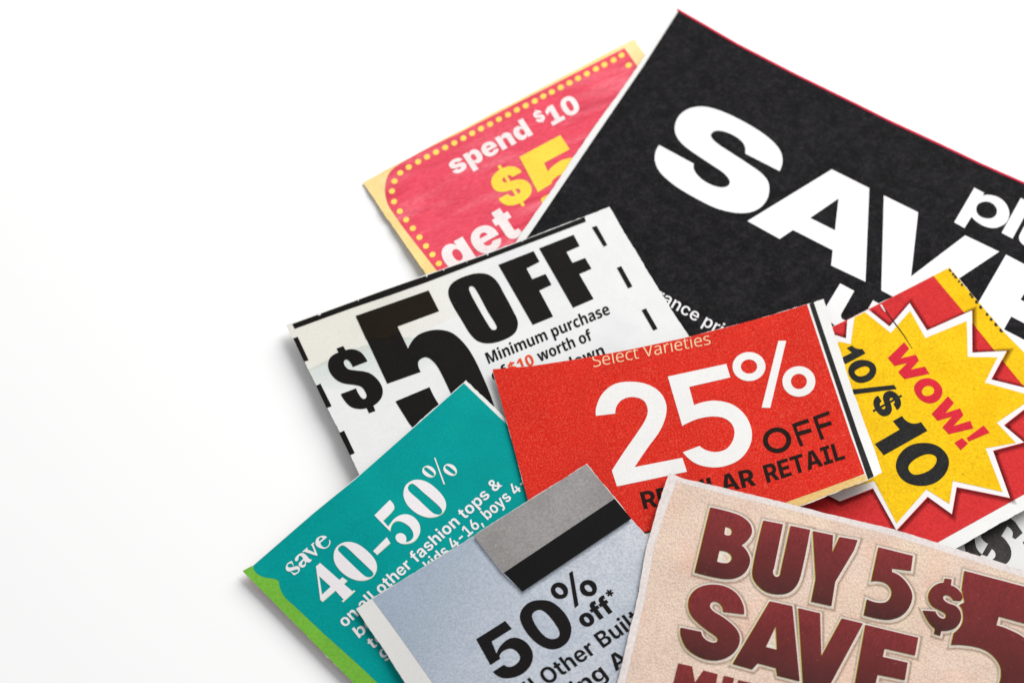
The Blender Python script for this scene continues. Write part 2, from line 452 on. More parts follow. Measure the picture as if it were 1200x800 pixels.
# type outlines (em/1000, ~ marks curve handles)
FONTS = {
 'bold': {
  ' ': (269, ''),
  '&': (672, '283,-11 ~207,-11 ~98,44 ~40,136 40,192 ~40,236 ~74,302 ~136,358 177,386 316,478 ~331,488 ~355,512 ~369,542 369,558 ~369,583 ~334,618 301,618 ~280,618 ~248,601 ~230,571 230,551 ~230,527 ~254,480 ~296,428 323,396 668,0 513,0 227,321 ~197,355 ~140,426 ~103,505 103,552 ~103,604 ~152,688 ~241,736 300,736 ~358,736 ~442,690 ~488,612 488,565 ~488,531 ~464,472 ~421,421 391,399 243,292 ~213,270 ~183,227 183,198 ~183,170 ~209,130 ~256,107 287,107 ~327,107 ~403,143 ~465,208 ~502,298 502,352 624,352 ~624,285 ~595,179 ~544,102 512,78 474,53 ~434,20 ~331,-11'),
  ',': (269, '28,-193 71,110 217,110 127,-193'),
  '-': (646, '488,358 488,241 157,241 157,358'),
  '1': (646, '87,0 87,121 578,121 578,0/427,728 427,0 278,0 278,596 273,596 106,478 106,615 267,728'),
  '4': (646, '32,129 32,247 305,728 449,728 182,255 182,250 614,250 614,129/380,0 380,164 385,218 385,454 521,454 521,0'),
  '6': (646, '325,-10 ~253,-10 ~133,49 ~62,159 62,236 ~62,293 ~107,407 155,478 324,728 474,728 246,393 205,393 ~216,410 ~260,443 ~322,463 359,463 ~426,463 ~527,409 ~584,308 584,238 ~584,164 ~517,52 ~400,-10/324,108 ~360,108 ~414,140 ~445,198 445,234 ~445,271 ~414,328 ~360,361 324,361 ~290,361 ~235,329 ~204,272 204,235 ~204,198 ~235,140 ~290,108'),
  'A': (747, '24,0 273,728 468,728 723,0 557,0 441,351 ~419,419 ~376,581 352,676 385,676 ~361,580 ~321,418 301,351 188,0/179,169 179,286 567,286 567,169'),
  'B': (662, '66,0 66,728 355,728 ~435,728 ~541,679 ~595,595 595,541 ~595,498 ~560,434 ~501,393 464,384 464,377 ~505,375 ~578,332 ~623,254 623,200 ~623,143 ~567,52 ~455,0 373,0/215,123 344,123 ~409,123 ~470,173 470,215 ~470,245 ~440,293 ~385,320 347,320 215,320/215,422 332,422 ~364,422 ~415,445 ~444,487 444,517 ~444,556 ~388,606 335,606 215,606'),
  'C': (740, '384,-10 ~287,-10 ~134,78 ~46,245 46,363 ~46,482 ~135,649 ~288,737 384,737 ~446,737 ~553,703 ~636,636 ~689,540 697,479 546,479 ~541,509 ~513,555 ~472,588 ~418,605 387,605 ~330,605 ~244,548 ~197,440 197,363 ~197,285 ~245,177 ~330,123 386,123 ~417,123 ~471,140 ~513,172 ~541,219 547,249 697,249 ~691,198 ~643,105 ~563,32 ~452,-10'),
  'O': (770, '385,-10 ~289,-10 ~135,78 ~46,245 46,363 ~46,482 ~135,649 ~289,737 385,737 ~482,737 ~635,649 ~725,482 725,363 ~725,245 ~635,78 ~482,-10/385,123 ~442,123 ~526,178 ~573,286 573,363 ~573,442 ~526,550 ~442,605 385,605 ~329,605 ~244,549 ~197,442 197,363 ~197,286 ~244,178 ~329,123'),
  'a': (581, '215,-11 ~163,-11 ~81,26 ~33,99 33,153 ~33,198 ~67,260 ~125,297 ~199,317 239,320 ~286,325 ~345,334 ~372,352 372,369 372,372 ~372,395 ~352,427 ~314,444 286,444 ~258,444 ~216,427 ~189,399 183,381 49,404 ~63,451 ~128,518 ~226,553 286,553 ~330,553 ~413,532 ~479,488 ~518,417 518,368 518,0 379,0 379,76 374,76 ~361,50 ~317,11 ~256,-11/256,92 ~291,92 ~343,120 ~373,166 373,195 373,254 ~366,250 ~340,242 ~308,236 ~276,231 264,229 ~237,226 ~196,208 ~174,179 174,157 ~174,136 ~195,107 ~232,92'),
  'b': (630, '368,-9 ~324,-9 ~262,21 ~224,65 214,87 206,87 206,0 62,0 62,728 209,728 209,454 214,454 ~224,476 ~261,522 ~323,553 369,553 ~430,553 ~530,490 ~591,365 591,272 ~591,181 ~532,56 ~431,-9/323,108 ~362,108 ~414,150 ~440,225 440,272 ~440,320 ~414,394 ~362,435 323,435 ~286,435 ~233,395 ~206,322 206,272 ~206,223 ~233,149 ~286,108'),
  'c': (588, '306,-11 ~224,-11 ~105,60 ~40,187 40,271 ~40,355 ~105,482 ~224,553 306,553 ~355,553 ~437,527 ~501,480 ~541,413 549,371 413,346 ~409,367 ~390,401 ~364,425 ~329,437 308,437 ~269,437 ~216,395 ~189,321 189,271 ~189,222 ~216,147 ~269,105 308,105 ~329,105 ~364,118 ~392,142 ~410,178 414,200 550,175 ~543,131 ~501,63 ~438,15 ~355,-11'),
  'd': (630, '262,-9 ~199,-9 ~98,56 ~40,181 40,272 ~40,365 ~100,490 ~201,553 261,553 ~307,553 ~369,522 ~407,476 417,454 421,454 421,728 568,728 568,0 424,0 424,87 417,87 ~407,65 ~368,21 ~307,-9/307,108 ~344,108 ~397,149 ~425,223 425,272 ~425,322 ~397,395 ~345,435 307,435 ~269,435 ~217,394 ~190,320 190,272 ~190,225 ~217,150 ~269,108'),
  'e': (596, '309,-11 ~226,-11 ~105,58 ~40,184 40,270 ~40,354 ~104,482 ~222,553 302,553 ~355,553 ~448,519 ~518,450 ~558,346 558,276 558,235 100,235 100,327 487,327 418,302 ~418,345 ~392,408 ~341,442 303,442 ~265,442 ~212,407 ~184,347 184,309 184,244 ~184,196 ~216,132 ~274,100 312,100 ~337,100 ~379,114 ~409,143 417,164 550,139 ~536,94 ~471,27 ~373,-11'),
  'f': (398, '366,546 366,434 10,434 10,546/106,0 106,588 ~106,646 ~152,723 ~233,762 283,762 ~318,762 ~375,751 388,747 362,636 ~353,639 ~328,644 313,644 ~280,644 ~252,612 252,583 252,0'),
  'g': (632, '305,-216 ~237,-216 ~135,-181 ~72,-121 60,-82 186,-47 ~193,-62 ~221,-91 ~269,-109 304,-109 ~360,-109 ~425,-58 425,-4 425,97 413,97 ~403,75 ~366,34 ~306,8 262,8 ~200,8 ~99,66 ~40,184 40,274 ~40,366 ~101,490 ~202,553 262,553 ~308,553 ~370,522 ~409,476 419,454 425,454 425,546 569,546 569,5 ~569,-69 ~501,-167 ~382,-216/308,119 ~345,119 ~397,156 ~425,226 425,275 ~425,323 ~398,395 ~345,435 308,435 ~269,435 ~217,394 ~190,322 190,275 ~190,227 ~217,157 ~269,119'),
  'h': (623, '209,316 209,0 62,0 62,728 206,728 206,410 194,410 ~216,478 ~303,553 372,553 ~429,553 ~514,503 ~560,411 560,347 560,0 414,0 414,322 ~414,373 ~361,430 315,430 ~284,430 ~236,403 ~209,352'),
  'i': (271, '62,0 62,546 209,546 209,0/136,617 ~102,617 ~55,661 55,692 ~55,724 ~102,768 136,768 ~169,768 ~216,724 216,692 ~216,661 ~169,617'),
  'k': (580, '195,160 195,336 217,336 396,546 565,546 329,272 295,272/62,0 62,728 209,728 209,0/403,0 239,239 337,343 576,0'),
  'l': (309, '225,-3 ~141,-3 ~62,69 62,142 62,728 209,728 209,162 ~209,136 ~227,112 249,112 ~261,112 ~274,114 279,115 302,8 ~290,4 ~250,-3'),
  'm': (912, '62,0 62,546 198,546 206,410 195,410 ~207,461 ~257,524 ~323,554 360,554 ~419,554 ~491,479 508,401 491,401 ~503,454 ~559,522 ~634,554 676,554 ~726,554 ~805,510 ~850,428 850,368 850,0 704,0 704,340 ~704,387 ~653,432 617,432 ~589,432 ~549,408 ~527,365 527,336 527,0 385,0 385,344 ~385,384 ~338,432 300,432 ~275,432 ~233,408 ~209,363 209,330 209,0'),
  'n': (622, '209,316 209,0 62,0 62,546 201,546 203,410 194,410 ~216,478 ~303,553 372,553 ~429,553 ~513,503 ~560,411 560,347 560,0 414,0 414,322 ~414,373 ~361,430 315,430 ~284,430 ~236,403 ~209,352'),
  'o': (613, '307,-11 ~225,-11 ~105,60 ~40,187 40,271 ~40,355 ~105,482 ~225,553 307,553 ~389,553 ~509,482 ~574,355 574,271 ~574,187 ~509,60 ~389,-11/307,105 ~346,105 ~398,148 ~425,223 425,271 ~425,319 ~398,394 ~346,437 307,437 ~268,437 ~215,394 ~189,319 189,271 ~189,223 ~215,148 ~268,105'),
  'p': (630, '62,-204 62,546 206,546 206,454 214,454 ~224,476 ~261,522 ~323,553 369,553 ~430,553 ~530,490 ~591,365 591,272 ~591,181 ~532,56 ~431,-9 368,-9 ~324,-9 ~262,21 ~224,65 214,87 209,87 209,-204/323,108 ~362,108 ~414,150 ~440,225 440,272 ~440,320 ~414,394 ~362,435 323,435 ~286,435 ~233,395 ~206,322 206,272 ~206,223 ~233,149 ~286,108'),
  'r': (407, '62,0 62,546 204,546 204,451 210,451 ~225,501 ~296,553 342,553 ~353,553 ~379,551 389,548 389,417 ~379,421 ~342,425 326,425 ~292,425 ~239,396 ~209,345 209,311 209,0'),
  's': (560, '279,-11 ~213,-11 ~112,27 ~47,99 38,149 174,173 ~185,135 ~239,97 284,97 ~325,97 ~374,128 374,153 ~374,174 ~340,202 303,209 209,229 ~131,245 ~52,322 52,384 ~52,436 ~110,512 ~213,553 282,553 ~346,553 ~441,517 ~499,452 509,407 379,384 ~371,412 ~324,448 284,448 ~248,448 ~199,417 199,392 ~199,372 ~230,343 269,335 367,316 ~446,300 ~524,227 524,168 ~524,115 ~461,34 ~351,-11'),
  't': (366, '334,546 334,434 10,434 10,546/85,676 231,676 231,160 ~231,134 ~255,109 281,109 ~290,109 ~320,113 328,115 349,5 ~324,-2 ~276,-8 254,-8 ~172,-8 ~85,72 85,147'),
  'u': (623, '250,-7 ~194,-7 ~109,43 ~62,135 62,199 62,546 209,546 209,224 ~209,173 ~262,116 308,116 ~339,116 ~386,143 ~414,194 414,230 414,546 560,546 560,0 422,0 420,136 428,136 ~407,68 ~319,-7'),
  'y': (602, '59,-193 92,-83 110,-88 ~140,-95 ~185,-88 ~213,-58 216,-31 220,-2 15,546 171,546 263,263 ~279,209 ~300,102 314,43 280,43 ~293,102 ~319,210 337,263 433,546 587,546 355,-64 ~338,-108 ~286,-173 ~209,-208 154,-208 ~125,-208 ~74,-200'),
 },
 'semi': {
  ' ': (269, ''),
  'a': (572, '222,-12 ~170,-12 ~87,26 ~38,100 38,154 ~38,200 ~73,260 ~133,296 ~208,314 247,318 ~295,324 ~355,331 ~383,349 383,368 383,370 ~383,399 ~361,438 ~317,459 284,459 ~251,459 ~203,439 ~172,406 165,388 54,413 ~71,461 ~139,523 ~231,553 283,553 ~320,553 ~396,535 ~462,494 ~502,420 502,364 502,0 388,0 388,75 383,75 ~371,53 ~329,13 ~265,-12/251,79 ~292,79 ~352,112 ~384,165 384,196 384,263 ~378,258 ~347,249 ~308,242 ~271,237 259,235 ~230,231 ~182,213 ~154,180 154,154 ~154,130 ~179,96 ~223,79'),
  'c': (580, '303,-11 ~225,-11 ~109,59 ~45,186 45,270 ~45,355 ~109,482 ~225,553 303,553 ~348,553 ~424,530 ~485,487 ~526,425 536,386 424,361 ~419,382 ~397,416 ~367,441 ~328,455 304,455 ~258,455 ~197,405 ~166,322 166,270 ~166,219 ~197,136 ~258,87 304,87 ~328,87 ~368,101 ~399,127 ~421,163 426,185 537,160 ~528,120 ~486,57 ~425,12 ~348,-11'),
  'e': (590, '308,-11 ~227,-11 ~108,58 ~45,184 45,269 ~45,354 ~108,481 ~222,553 299,553 ~348,553 ~437,521 ~507,455 ~547,350 547,278 547,239 105,239 105,322 487,322 431,297 ~431,344 ~401,417 ~343,457 300,457 ~257,457 ~196,416 ~164,348 164,307 164,249 ~164,195 ~200,122 ~266,84 310,84 ~338,84 ~385,101 ~419,133 428,158 538,134 ~525,90 ~462,25 ~368,-11'),
  'i': (258, '69,0 69,546 188,546 188,0/129,626 ~100,626 ~58,665 58,693 ~58,721 ~100,760 129,760 ~159,760 ~201,721 201,693 ~201,665 ~159,626'),
  'l': (293, '213,-4 ~140,-4 ~69,66 69,132 69,728 188,728 188,153 ~188,121 ~207,95 231,95 ~244,95 ~258,96 263,98 284,7 ~272,3 ~235,-4'),
  'n': (608, '188,321 188,0 69,0 69,546 182,546 184,411 174,411 ~197,483 ~286,553 352,553 ~408,553 ~492,505 ~538,413 538,347 538,0 419,0 419,330 ~419,386 ~361,451 309,451 ~274,451 ~220,420 ~188,362'),
  'p': (622, '69,-204 69,546 186,546 186,456 194,456 ~204,475 ~239,520 ~301,553 351,553 ~415,553 ~517,487 ~577,362 577,272 ~577,183 ~518,57 ~416,-10 351,-10 ~303,-10 ~240,22 ~204,67 194,86 188,86 188,-204/320,89 ~365,89 ~425,137 ~455,220 455,272 ~455,324 ~425,406 ~365,453 320,453 ~277,453 ~217,408 ~186,327 186,272 ~186,218 ~217,135 ~278,89'),
  'r': (393, '69,0 69,546 185,546 185,456 190,456 ~205,502 ~279,553 327,553 ~337,553 ~364,552 373,550 373,439 ~366,441 ~331,445 314,445 ~278,445 ~221,415 ~188,361 188,325 188,0'),
  's': (545, '272,-11 ~210,-11 ~115,24 ~54,92 45,141 157,163 ~168,122 ~227,82 273,82 ~322,82 ~380,122 380,151 ~380,175 ~343,207 305,216 212,236 ~136,253 ~60,329 60,388 ~60,438 ~115,512 ~213,553 277,553 ~338,553 ~425,518 ~479,456 490,414 384,392 ~374,421 ~324,462 278,462 ~236,462 ~180,425 180,395 ~180,370 ~217,338 260,329 351,309 ~428,292 ~502,219 502,162 ~502,111 ~444,33 ~340,-11'),
 },
 'heavy': {
  ' ': (269, ''),
  '$': (666, '312,-91 312,818 371,818 371,-91/343,-9 ~248,-9 ~107,47 ~29,165 28,256 216,256 ~218,223 ~248,177 ~302,153 340,153 ~372,153 ~415,169 ~437,197 437,215 ~437,231 ~416,256 ~368,277 327,285 254,301 ~158,321 ~47,420 47,506 ~47,575 ~122,679 ~254,737 341,737 ~429,737 ~558,678 ~627,571 628,500 438,500 ~436,536 ~389,575 341,575 ~311,575 ~271,561 ~253,536 253,520 ~253,502 ~273,477 ~316,458 351,450 410,438 ~470,425 ~557,383 ~612,327 ~638,256 638,215 ~638,143 ~567,43 ~435,-9'),
  '*': (645, '266,318 277,443 174,371 116,470 230,522 116,575 174,675 277,603 266,728 379,728 368,603 472,675 528,575 415,522 528,470 472,371 368,443 379,318'),
  '0': (645, '322,-10 ~221,-10 ~89,79 ~24,246 24,363 ~24,481 ~89,648 ~221,737 322,737 ~423,737 ~556,648 ~620,481 620,363 ~620,246 ~556,79 ~424,-10/322,150 ~358,150 ~402,193 ~423,288 423,363 ~423,440 ~402,535 ~358,578 322,578 ~287,578 ~242,535 ~222,440 222,363 ~222,288 ~242,193 ~287,150'),
  '1': (645, '67,0 67,157 594,157 594,0/453,728 453,0 255,0 255,558 250,558 91,450 91,618 254,728'),
  'd': (646, '245,-7 ~187,-7 ~89,54 ~30,178 30,272 ~30,372 ~92,495 ~189,553 243,553 ~284,553 ~345,525 ~386,478 396,450 399,450 399,728 596,728 596,0 401,0 401,90 396,90 ~385,62 ~343,19 ~284,-7/317,144 ~344,144 ~383,175 ~404,233 404,272 ~404,313 ~383,371 ~344,402 317,402 ~291,402 ~252,371 ~232,313 232,272 ~232,232 ~252,174 ~291,144'),
  'e': (606, '312,-10 ~224,-10 ~98,57 ~30,183 30,271 ~30,356 ~98,482 ~222,553 307,553 ~369,553 ~469,514 ~540,441 ~578,338 578,272 578,228 91,228 91,335 486,335 395,312 ~395,346 ~375,391 ~337,415 309,415 ~280,415 ~242,391 ~223,346 223,312 223,234 ~223,198 ~246,151 ~288,128 315,128 ~335,128 ~368,139 ~392,160 397,175 570,150 ~557,101 ~487,29 ~381,-10'),
  'f': (422, '396,546 396,403 10,403 10,546/97,0 97,562 ~97,629 ~145,718 ~232,762 292,762 ~330,762 ~400,750 417,746 389,605 ~378,608 ~350,612 339,612 ~312,612 ~292,589 292,569 292,0'),
  'g': (647, '311,-216 ~236,-216 ~124,-178 ~56,-109 48,-62 220,-37 ~223,-52 ~247,-73 ~285,-84 310,-84 ~357,-84 ~404,-42 404,1 404,94 390,94 ~380,66 ~340,27 ~282,7 245,7 ~187,7 ~89,61 ~30,178 30,272 ~30,372 ~92,495 ~190,553 244,553 ~285,553 ~346,525 ~389,478 399,450 403,450 403,546 598,546 598,21 ~598,-56 ~526,-162 ~397,-216/317,146 ~345,146 ~383,176 ~404,233 404,272 ~404,313 ~383,371 ~345,402 317,402 ~291,402 ~252,371 ~232,313 232,272 ~232,232 ~252,176 ~291,146'),
  'n': (649, '246,307 246,0 50,0 50,546 234,546 238,406 232,406 ~250,468 ~334,553 409,553 ~467,553 ~553,500 ~600,407 600,348 600,0 403,0 403,307 ~403,347 ~362,394 325,394 ~301,394 ~266,373 ~246,334'),
  'o': (625, '313,-10 ~224,-10 ~97,61 ~30,188 30,271 ~30,355 ~97,482 ~224,553 313,553 ~402,553 ~528,482 ~595,355 595,271 ~595,188 ~528,61 ~402,-10/313,137 ~338,137 ~375,169 ~395,230 395,272 ~395,315 ~375,375 ~338,406 313,406 ~287,406 ~250,375 ~230,315 230,272 ~230,230 ~250,169 ~287,137'),
  'p': (646, '50,-204 50,546 244,546 244,450 249,450 ~260,478 ~301,525 ~362,553 402,553 ~457,553 ~554,495 ~615,372 615,272 ~615,178 ~557,54 ~459,-7 400,-7 ~362,-7 ~302,19 ~260,62 249,90 246,90 246,-204/328,144 ~355,144 ~393,174 ~413,232 413,272 ~413,313 ~393,371 ~355,402 328,402 ~301,402 ~262,371 ~241,313 241,272 ~241,233 ~262,175 ~301,144'),
  's': (588, '293,-10 ~219,-10 ~105,32 ~35,110 25,164 207,190 ~217,158 ~261,123 302,123 ~331,123 ~363,141 363,157 ~363,173 ~333,191 301,197 204,215 ~121,230 ~38,311 38,375 ~38,432 ~99,511 ~212,553 290,553 ~362,553 ~471,515 ~537,445 545,395 372,370 ~366,397 ~323,422 294,422 ~269,422 ~233,404 233,387 ~233,375 ~254,353 285,348 396,328 ~480,313 ~562,241 562,181 ~562,122 ~493,37 ~372,-10'),
  't': (399, '369,546 369,403 10,403 10,546/79,676 275,676 275,175 ~275,158 ~293,141 312,141 ~321,141 ~355,146 360,147 384,7 ~350,-2 ~291,-8 264,-8 ~172,-8 ~79,76 79,157'),
 },
 'caps': {
  ' ': (269, ''),
  'A': (765, '23,0 267,728 491,728 742,0 554,0 450,325 ~426,402 ~381,577 358,674 395,674 ~373,577 ~332,401 310,325 209,0/186,158 186,286 579,286 579,158'),
  'E': (609, '59,0 59,728 560,728 560,590 226,590 226,435 534,435 534,300 226,300 226,137 560,137 560,0'),
  'G': (752, '389,-10 ~286,-10 ~129,81 ~41,248 41,363 ~41,481 ~134,649 ~290,737 387,737 ~449,737 ~557,701 ~641,635 ~693,545 700,491 530,491 ~524,514 ~499,551 ~463,577 ~417,590 390,590 ~336,590 ~256,537 ~212,436 212,365 ~212,293 ~255,191 ~335,138 390,138 ~440,138 ~510,171 ~546,233 546,275 578,271 398,271 398,395 708,395 708,300 ~708,203 ~626,64 ~482,-10'),
  'I': (488, '33,0 33,137 160,137 160,590 33,590 33,728 455,728 455,590 328,590 328,137 455,137 455,0'),
  'L': (565, '59,0 59,728 226,728 226,137 532,137 532,0'),
  'R': (661, '59,0 59,728 354,728 ~436,728 ~554,669 ~618,561 618,487 ~618,412 ~553,307 ~433,252 349,252 159,252 159,385 319,385 ~361,385 ~416,408 ~444,452 444,487 ~444,522 ~416,568 ~360,591 319,591 226,591 226,0/459,0 282,332 462,332 643,0'),
  'T': (675, '33,590 33,728 642,728 642,590 421,590 421,0 254,0 254,590'),
  'U': (728, '364,-10 ~272,-10 ~135,57 ~59,177 59,258 59,728 226,728 226,272 ~226,232 ~261,172 ~323,137 364,137 ~405,137 ~467,172 ~502,232 502,272 502,728 670,728 670,258 ~670,177 ~593,57 ~455,-10'),
 },
 'human': {
  ' ': (260, ''),
  '$': (562, '242,34 ~184,36 ~87,55 50,72 50,196 ~90,177 ~195,151 242,148 242,307 ~179,325 ~89,375 ~41,449 41,505 ~41,561 ~91,636 ~181,679 242,683 242,760 320,760 320,684 ~375,682 ~467,658 505,642 470,534 ~436,549 ~359,568 320,571 320,415 ~387,395 ~478,349 ~525,280 525,226 ~525,150 ~423,49 320,37 320,-58 242,-58/320,152 ~360,158 ~397,190 397,215 ~397,233 ~383,257 ~350,275 320,284/242,570 ~217,568 ~185,552 ~168,528 168,511 ~168,494 ~182,467 ~214,448 242,440'),
  '0': (567, '527,357 ~527,271 ~501,136 ~443,40 ~350,-10 283,-10 ~200,-10 ~92,76 ~40,241 40,357 ~40,474 ~88,638 ~195,724 283,724 ~366,724 ~474,638 ~527,474/188,357 ~188,275 ~205,166 ~247,111 283,111 ~320,111 ~361,165 ~379,275 379,357 ~379,439 ~361,548 ~320,603 283,603 ~247,603 ~205,548 ~188,439'),
  '1': (567, '410,0 261,0 261,414 ~261,432 ~262,479 ~264,530 264,552 ~251,538 ~229,515 214,503 137,438 59,532 279,714 410,714'),
  'M': (922, '390,0 212,557 208,557 ~210,535 ~214,471 ~217,397 217,362 217,0 83,0 83,714 286,714 459,180 463,180 636,714 839,714 839,0 700,0 700,366 ~700,399 ~702,470 ~706,534 707,556 703,556 525,0'),
  'a': (581, '308,556 ~407,556 ~512,459 512,364 512,0 410,0 382,74 378,74 ~356,45 ~308,8 ~246,-10 202,-10 ~155,-10 ~81,28 ~39,104 39,161 ~39,246 ~159,333 278,337 367,340 367,359 ~367,408 ~324,448 285,448 ~250,448 ~174,425 137,407 94,508 ~136,530 ~244,556/311,251 ~243,248 ~188,206 188,167 ~188,131 ~226,98 258,98 ~304,98 ~367,155 367,208 367,253'),
  'c': (501, '302,-10 ~225,-10 ~110,49 ~46,174 46,270 ~46,369 ~115,495 ~234,556 313,556 ~359,556 ~441,536 473,520 430,408 ~401,420 ~342,437 313,437 ~275,437 ~222,400 ~195,327 195,271 ~195,216 ~223,145 ~275,109 312,109 ~352,109 ~426,132 459,151 459,31 ~428,12 ~353,-10'),
  'd': (616, '247,-10 ~157,-10 ~46,134 46,272 ~46,412 ~159,556 250,556 ~288,556 ~343,535 ~385,499 400,476 405,476 ~402,495 ~397,557 397,583 397,760 544,760 544,0 432,0 403,70 397,70 ~383,47 ~342,11 ~285,-10/297,107 ~356,107 ~406,180 406,255 406,273 ~406,352 ~359,437 295,437 ~248,437 ~195,351 195,270 ~195,189 ~248,107'),
  'e': (579, '297,556 ~371,556 ~478,498 ~535,387 535,308 535,236 194,236 ~196,172 ~266,100 331,100 ~381,100 ~462,120 505,140 505,28 ~465,9 ~378,-10 316,-10 ~236,-10 ~114,51 ~46,176 46,269 ~46,364 ~109,491 ~222,556/301,450 ~256,450 ~202,392 197,334 398,334 ~398,369 ~376,420 ~333,450'),
  'f': (374, '364,435 243,435 243,0 97,0 97,435 18,435 18,506 99,546 99,564 ~99,670 ~186,765 277,765 ~314,765 ~375,753 405,742 372,642 ~358,646 ~321,653 302,653 ~272,653 ~243,614 243,570 243,546 364,546'),
  'h': (631, '218,603 ~218,561 ~213,496 211,476 219,476 ~235,504 ~282,539 ~339,556 372,556 ~430,556 ~515,514 ~562,426 562,356 562,0 416,0 416,320 ~416,379 ~375,438 331,438 ~288,438 ~239,396 ~218,316 218,258 218,0 72,0 72,760 218,760'),
  'i': (291, '218,546 218,0 72,0 72,546/146,760 ~179,760 ~226,728 226,687 ~226,647 ~179,614 146,614 ~112,614 ~67,647 67,687 ~67,728 ~112,760'),
  'm': (946, '694,556 ~785,556 ~877,461 877,356 877,0 731,0 731,320 ~731,382 ~691,438 651,438 ~594,438 ~547,354 547,274 547,0 401,0 401,320 ~401,361 ~384,413 ~349,438 322,438 ~282,438 ~236,396 ~218,316 218,257 218,0 72,0 72,546 184,546 205,476 210,476 ~226,501 ~272,537 ~332,556 369,556 ~429,556 ~506,514 528,474 534,474 ~559,515 ~643,556'),
  'n': (631, '374,556 ~461,556 ~562,461 562,356 562,0 416,0 416,320 ~416,379 ~376,438 331,438 ~266,438 ~218,346 218,258 218,0 72,0 72,546 184,546 204,473 210,473 ~228,500 ~277,537 ~338,556'),
  'o': (608, '561,274 ~561,207 ~526,102 ~460,28 ~364,-10 302,-10 ~246,-10 ~151,28 ~84,102 ~46,207 46,274 ~46,364 ~108,490 ~224,556 305,556 ~381,556 ~496,490 ~561,365/195,274 ~195,220 ~217,143 ~266,103 304,103 ~343,103 ~390,143 ~412,220 412,274 ~412,329 ~390,404 ~342,443 303,443 ~247,443 ~195,356'),
  'p': (616, '369,556 ~461,556 ~569,412 569,274 ~569,182 ~517,55 ~426,-10 366,-10 ~328,-10 ~271,10 ~232,43 218,61 212,61 ~214,42 ~218,-6 218,-29 218,-240 72,-240 72,546 190,546 211,475 218,475 ~233,498 ~274,535 ~330,556/321,439 ~284,439 ~239,406 ~219,341 218,290 218,273 ~218,220 ~237,147 ~283,109 322,109 ~355,109 ~399,147 ~420,221 420,275 ~420,357 ~371,439'),
  'r': (434, '364,556 ~379,556 ~411,553 422,550 408,411 ~397,414 ~368,418 347,418 ~324,418 ~278,402 ~240,369 ~218,316 218,278 218,0 72,0 72,546 183,546 205,454 211,454 ~227,482 ~273,529 ~331,556'),
  's': (486, '446,161 ~446,108 ~398,31 ~300,-10 226,-10 ~171,-10 ~85,5 45,22 45,145 ~87,125 ~184,101 221,101 ~266,101 ~307,127 307,150 ~307,165 ~287,189 ~236,215 188,235 ~141,254 ~77,297 ~44,358 44,402 ~44,477 ~159,556 255,556 ~306,556 ~395,534 439,514 397,413 ~361,430 ~284,451 254,451 ~220,451 ~183,429 183,410 ~183,395 ~203,373 ~254,349 300,330 ~348,311 ~413,267 ~446,207'),
  't': (407, '299,108 ~321,108 ~362,117 381,123 381,15 ~357,4 ~296,-10 256,-10 ~207,-10 ~132,23 ~89,101 89,170 89,435 21,435 21,498 100,546 142,662 236,662 236,546 374,546 374,435 236,435 236,178 ~236,143 ~269,108'),
  'u': (631, '559,546 559,0 447,0 428,70 420,70 ~403,42 ~352,7 ~291,-10 257,-10 ~200,-10 ~115,32 ~69,121 69,190 69,546 215,546 215,226 ~215,168 ~255,108 299,108 ~343,108 ~393,149 ~413,229 413,286 413,546'),
  'w': (838, '450,268 ~444,294 ~431,353 ~422,407 420,422 416,422 ~414,406 ~404,352 ~392,292 384,264 314,0 156,0 11,546 157,546 212,307 ~218,282 ~229,219 ~238,158 240,133 243,133 ~245,150 ~253,195 ~261,242 ~271,282 273,295 339,546 501,546 564,293 ~569,272 ~581,215 ~592,157 594,134 598,134 ~600,157 ~608,217 ~620,280 626,305 684,546 827,546 680,0 520,0'),
 },
 'light': {
  ' ': (260, ''),
  'S': (539, '490,187 ~490,124 ~428,36 ~317,-10 244,-10 ~203,-10 ~133,-2 ~75,12 52,22 52,88 ~89,73 ~190,50 247,50 ~301,50 ~379,80 ~422,140 422,183 ~422,223 ~386,275 ~309,316 247,338 ~188,359 ~104,410 ~60,486 60,542 ~60,600 ~119,681 ~220,724 285,724 ~339,724 ~432,704 473,685 451,627 ~411,645 ~327,664 283,664 ~236,664 ~167,636 ~129,582 129,543 ~129,500 ~165,447 ~238,409 292,389 ~355,367 ~443,317 ~490,244'),
  'V': (577, '577,714 322,0 255,0 0,714 71,714 247,215 ~256,190 ~271,142 ~284,98 289,78 ~293,98 ~305,142 ~321,190 330,217 506,714'),
  'a': (535, '275,542 ~366,542 ~454,455 454,360 454,0 405,0 393,85 390,85 ~370,56 ~322,13 ~256,-10 209,-10 ~160,-10 ~86,25 ~46,93 46,142 ~46,222 ~172,306 296,311 389,315 389,351 ~389,426 ~329,488 271,488 ~231,488 ~157,465 121,447 100,499 ~137,518 ~227,542/304,263 ~206,259 ~115,199 115,142 ~115,93 ~173,45 222,45 ~300,45 ~389,134 389,216 389,267'),
  'c': (469, '296,-10 ~221,-10 ~113,53 ~56,175 56,263 ~56,356 ~119,480 ~231,543 305,543 ~344,543 ~413,528 438,516 418,460 ~393,471 ~332,485 304,485 ~245,485 ~165,432 ~124,334 124,264 ~124,199 ~161,101 ~237,48 296,48 ~336,48 ~403,64 431,77 431,18 ~405,5 ~339,-10'),
  'e': (547, '285,543 ~353,543 ~445,481 ~493,371 493,300 493,256 124,256 ~125,155 ~219,47 305,47 ~354,47 ~428,65 471,84 471,24 ~432,7 ~354,-10 302,-10 ~225,-10 ~114,55 ~56,178 56,262 ~56,346 ~110,472 ~213,543/285,488 ~216,488 ~133,396 125,310 424,310 ~425,363 ~395,443 ~333,488'),
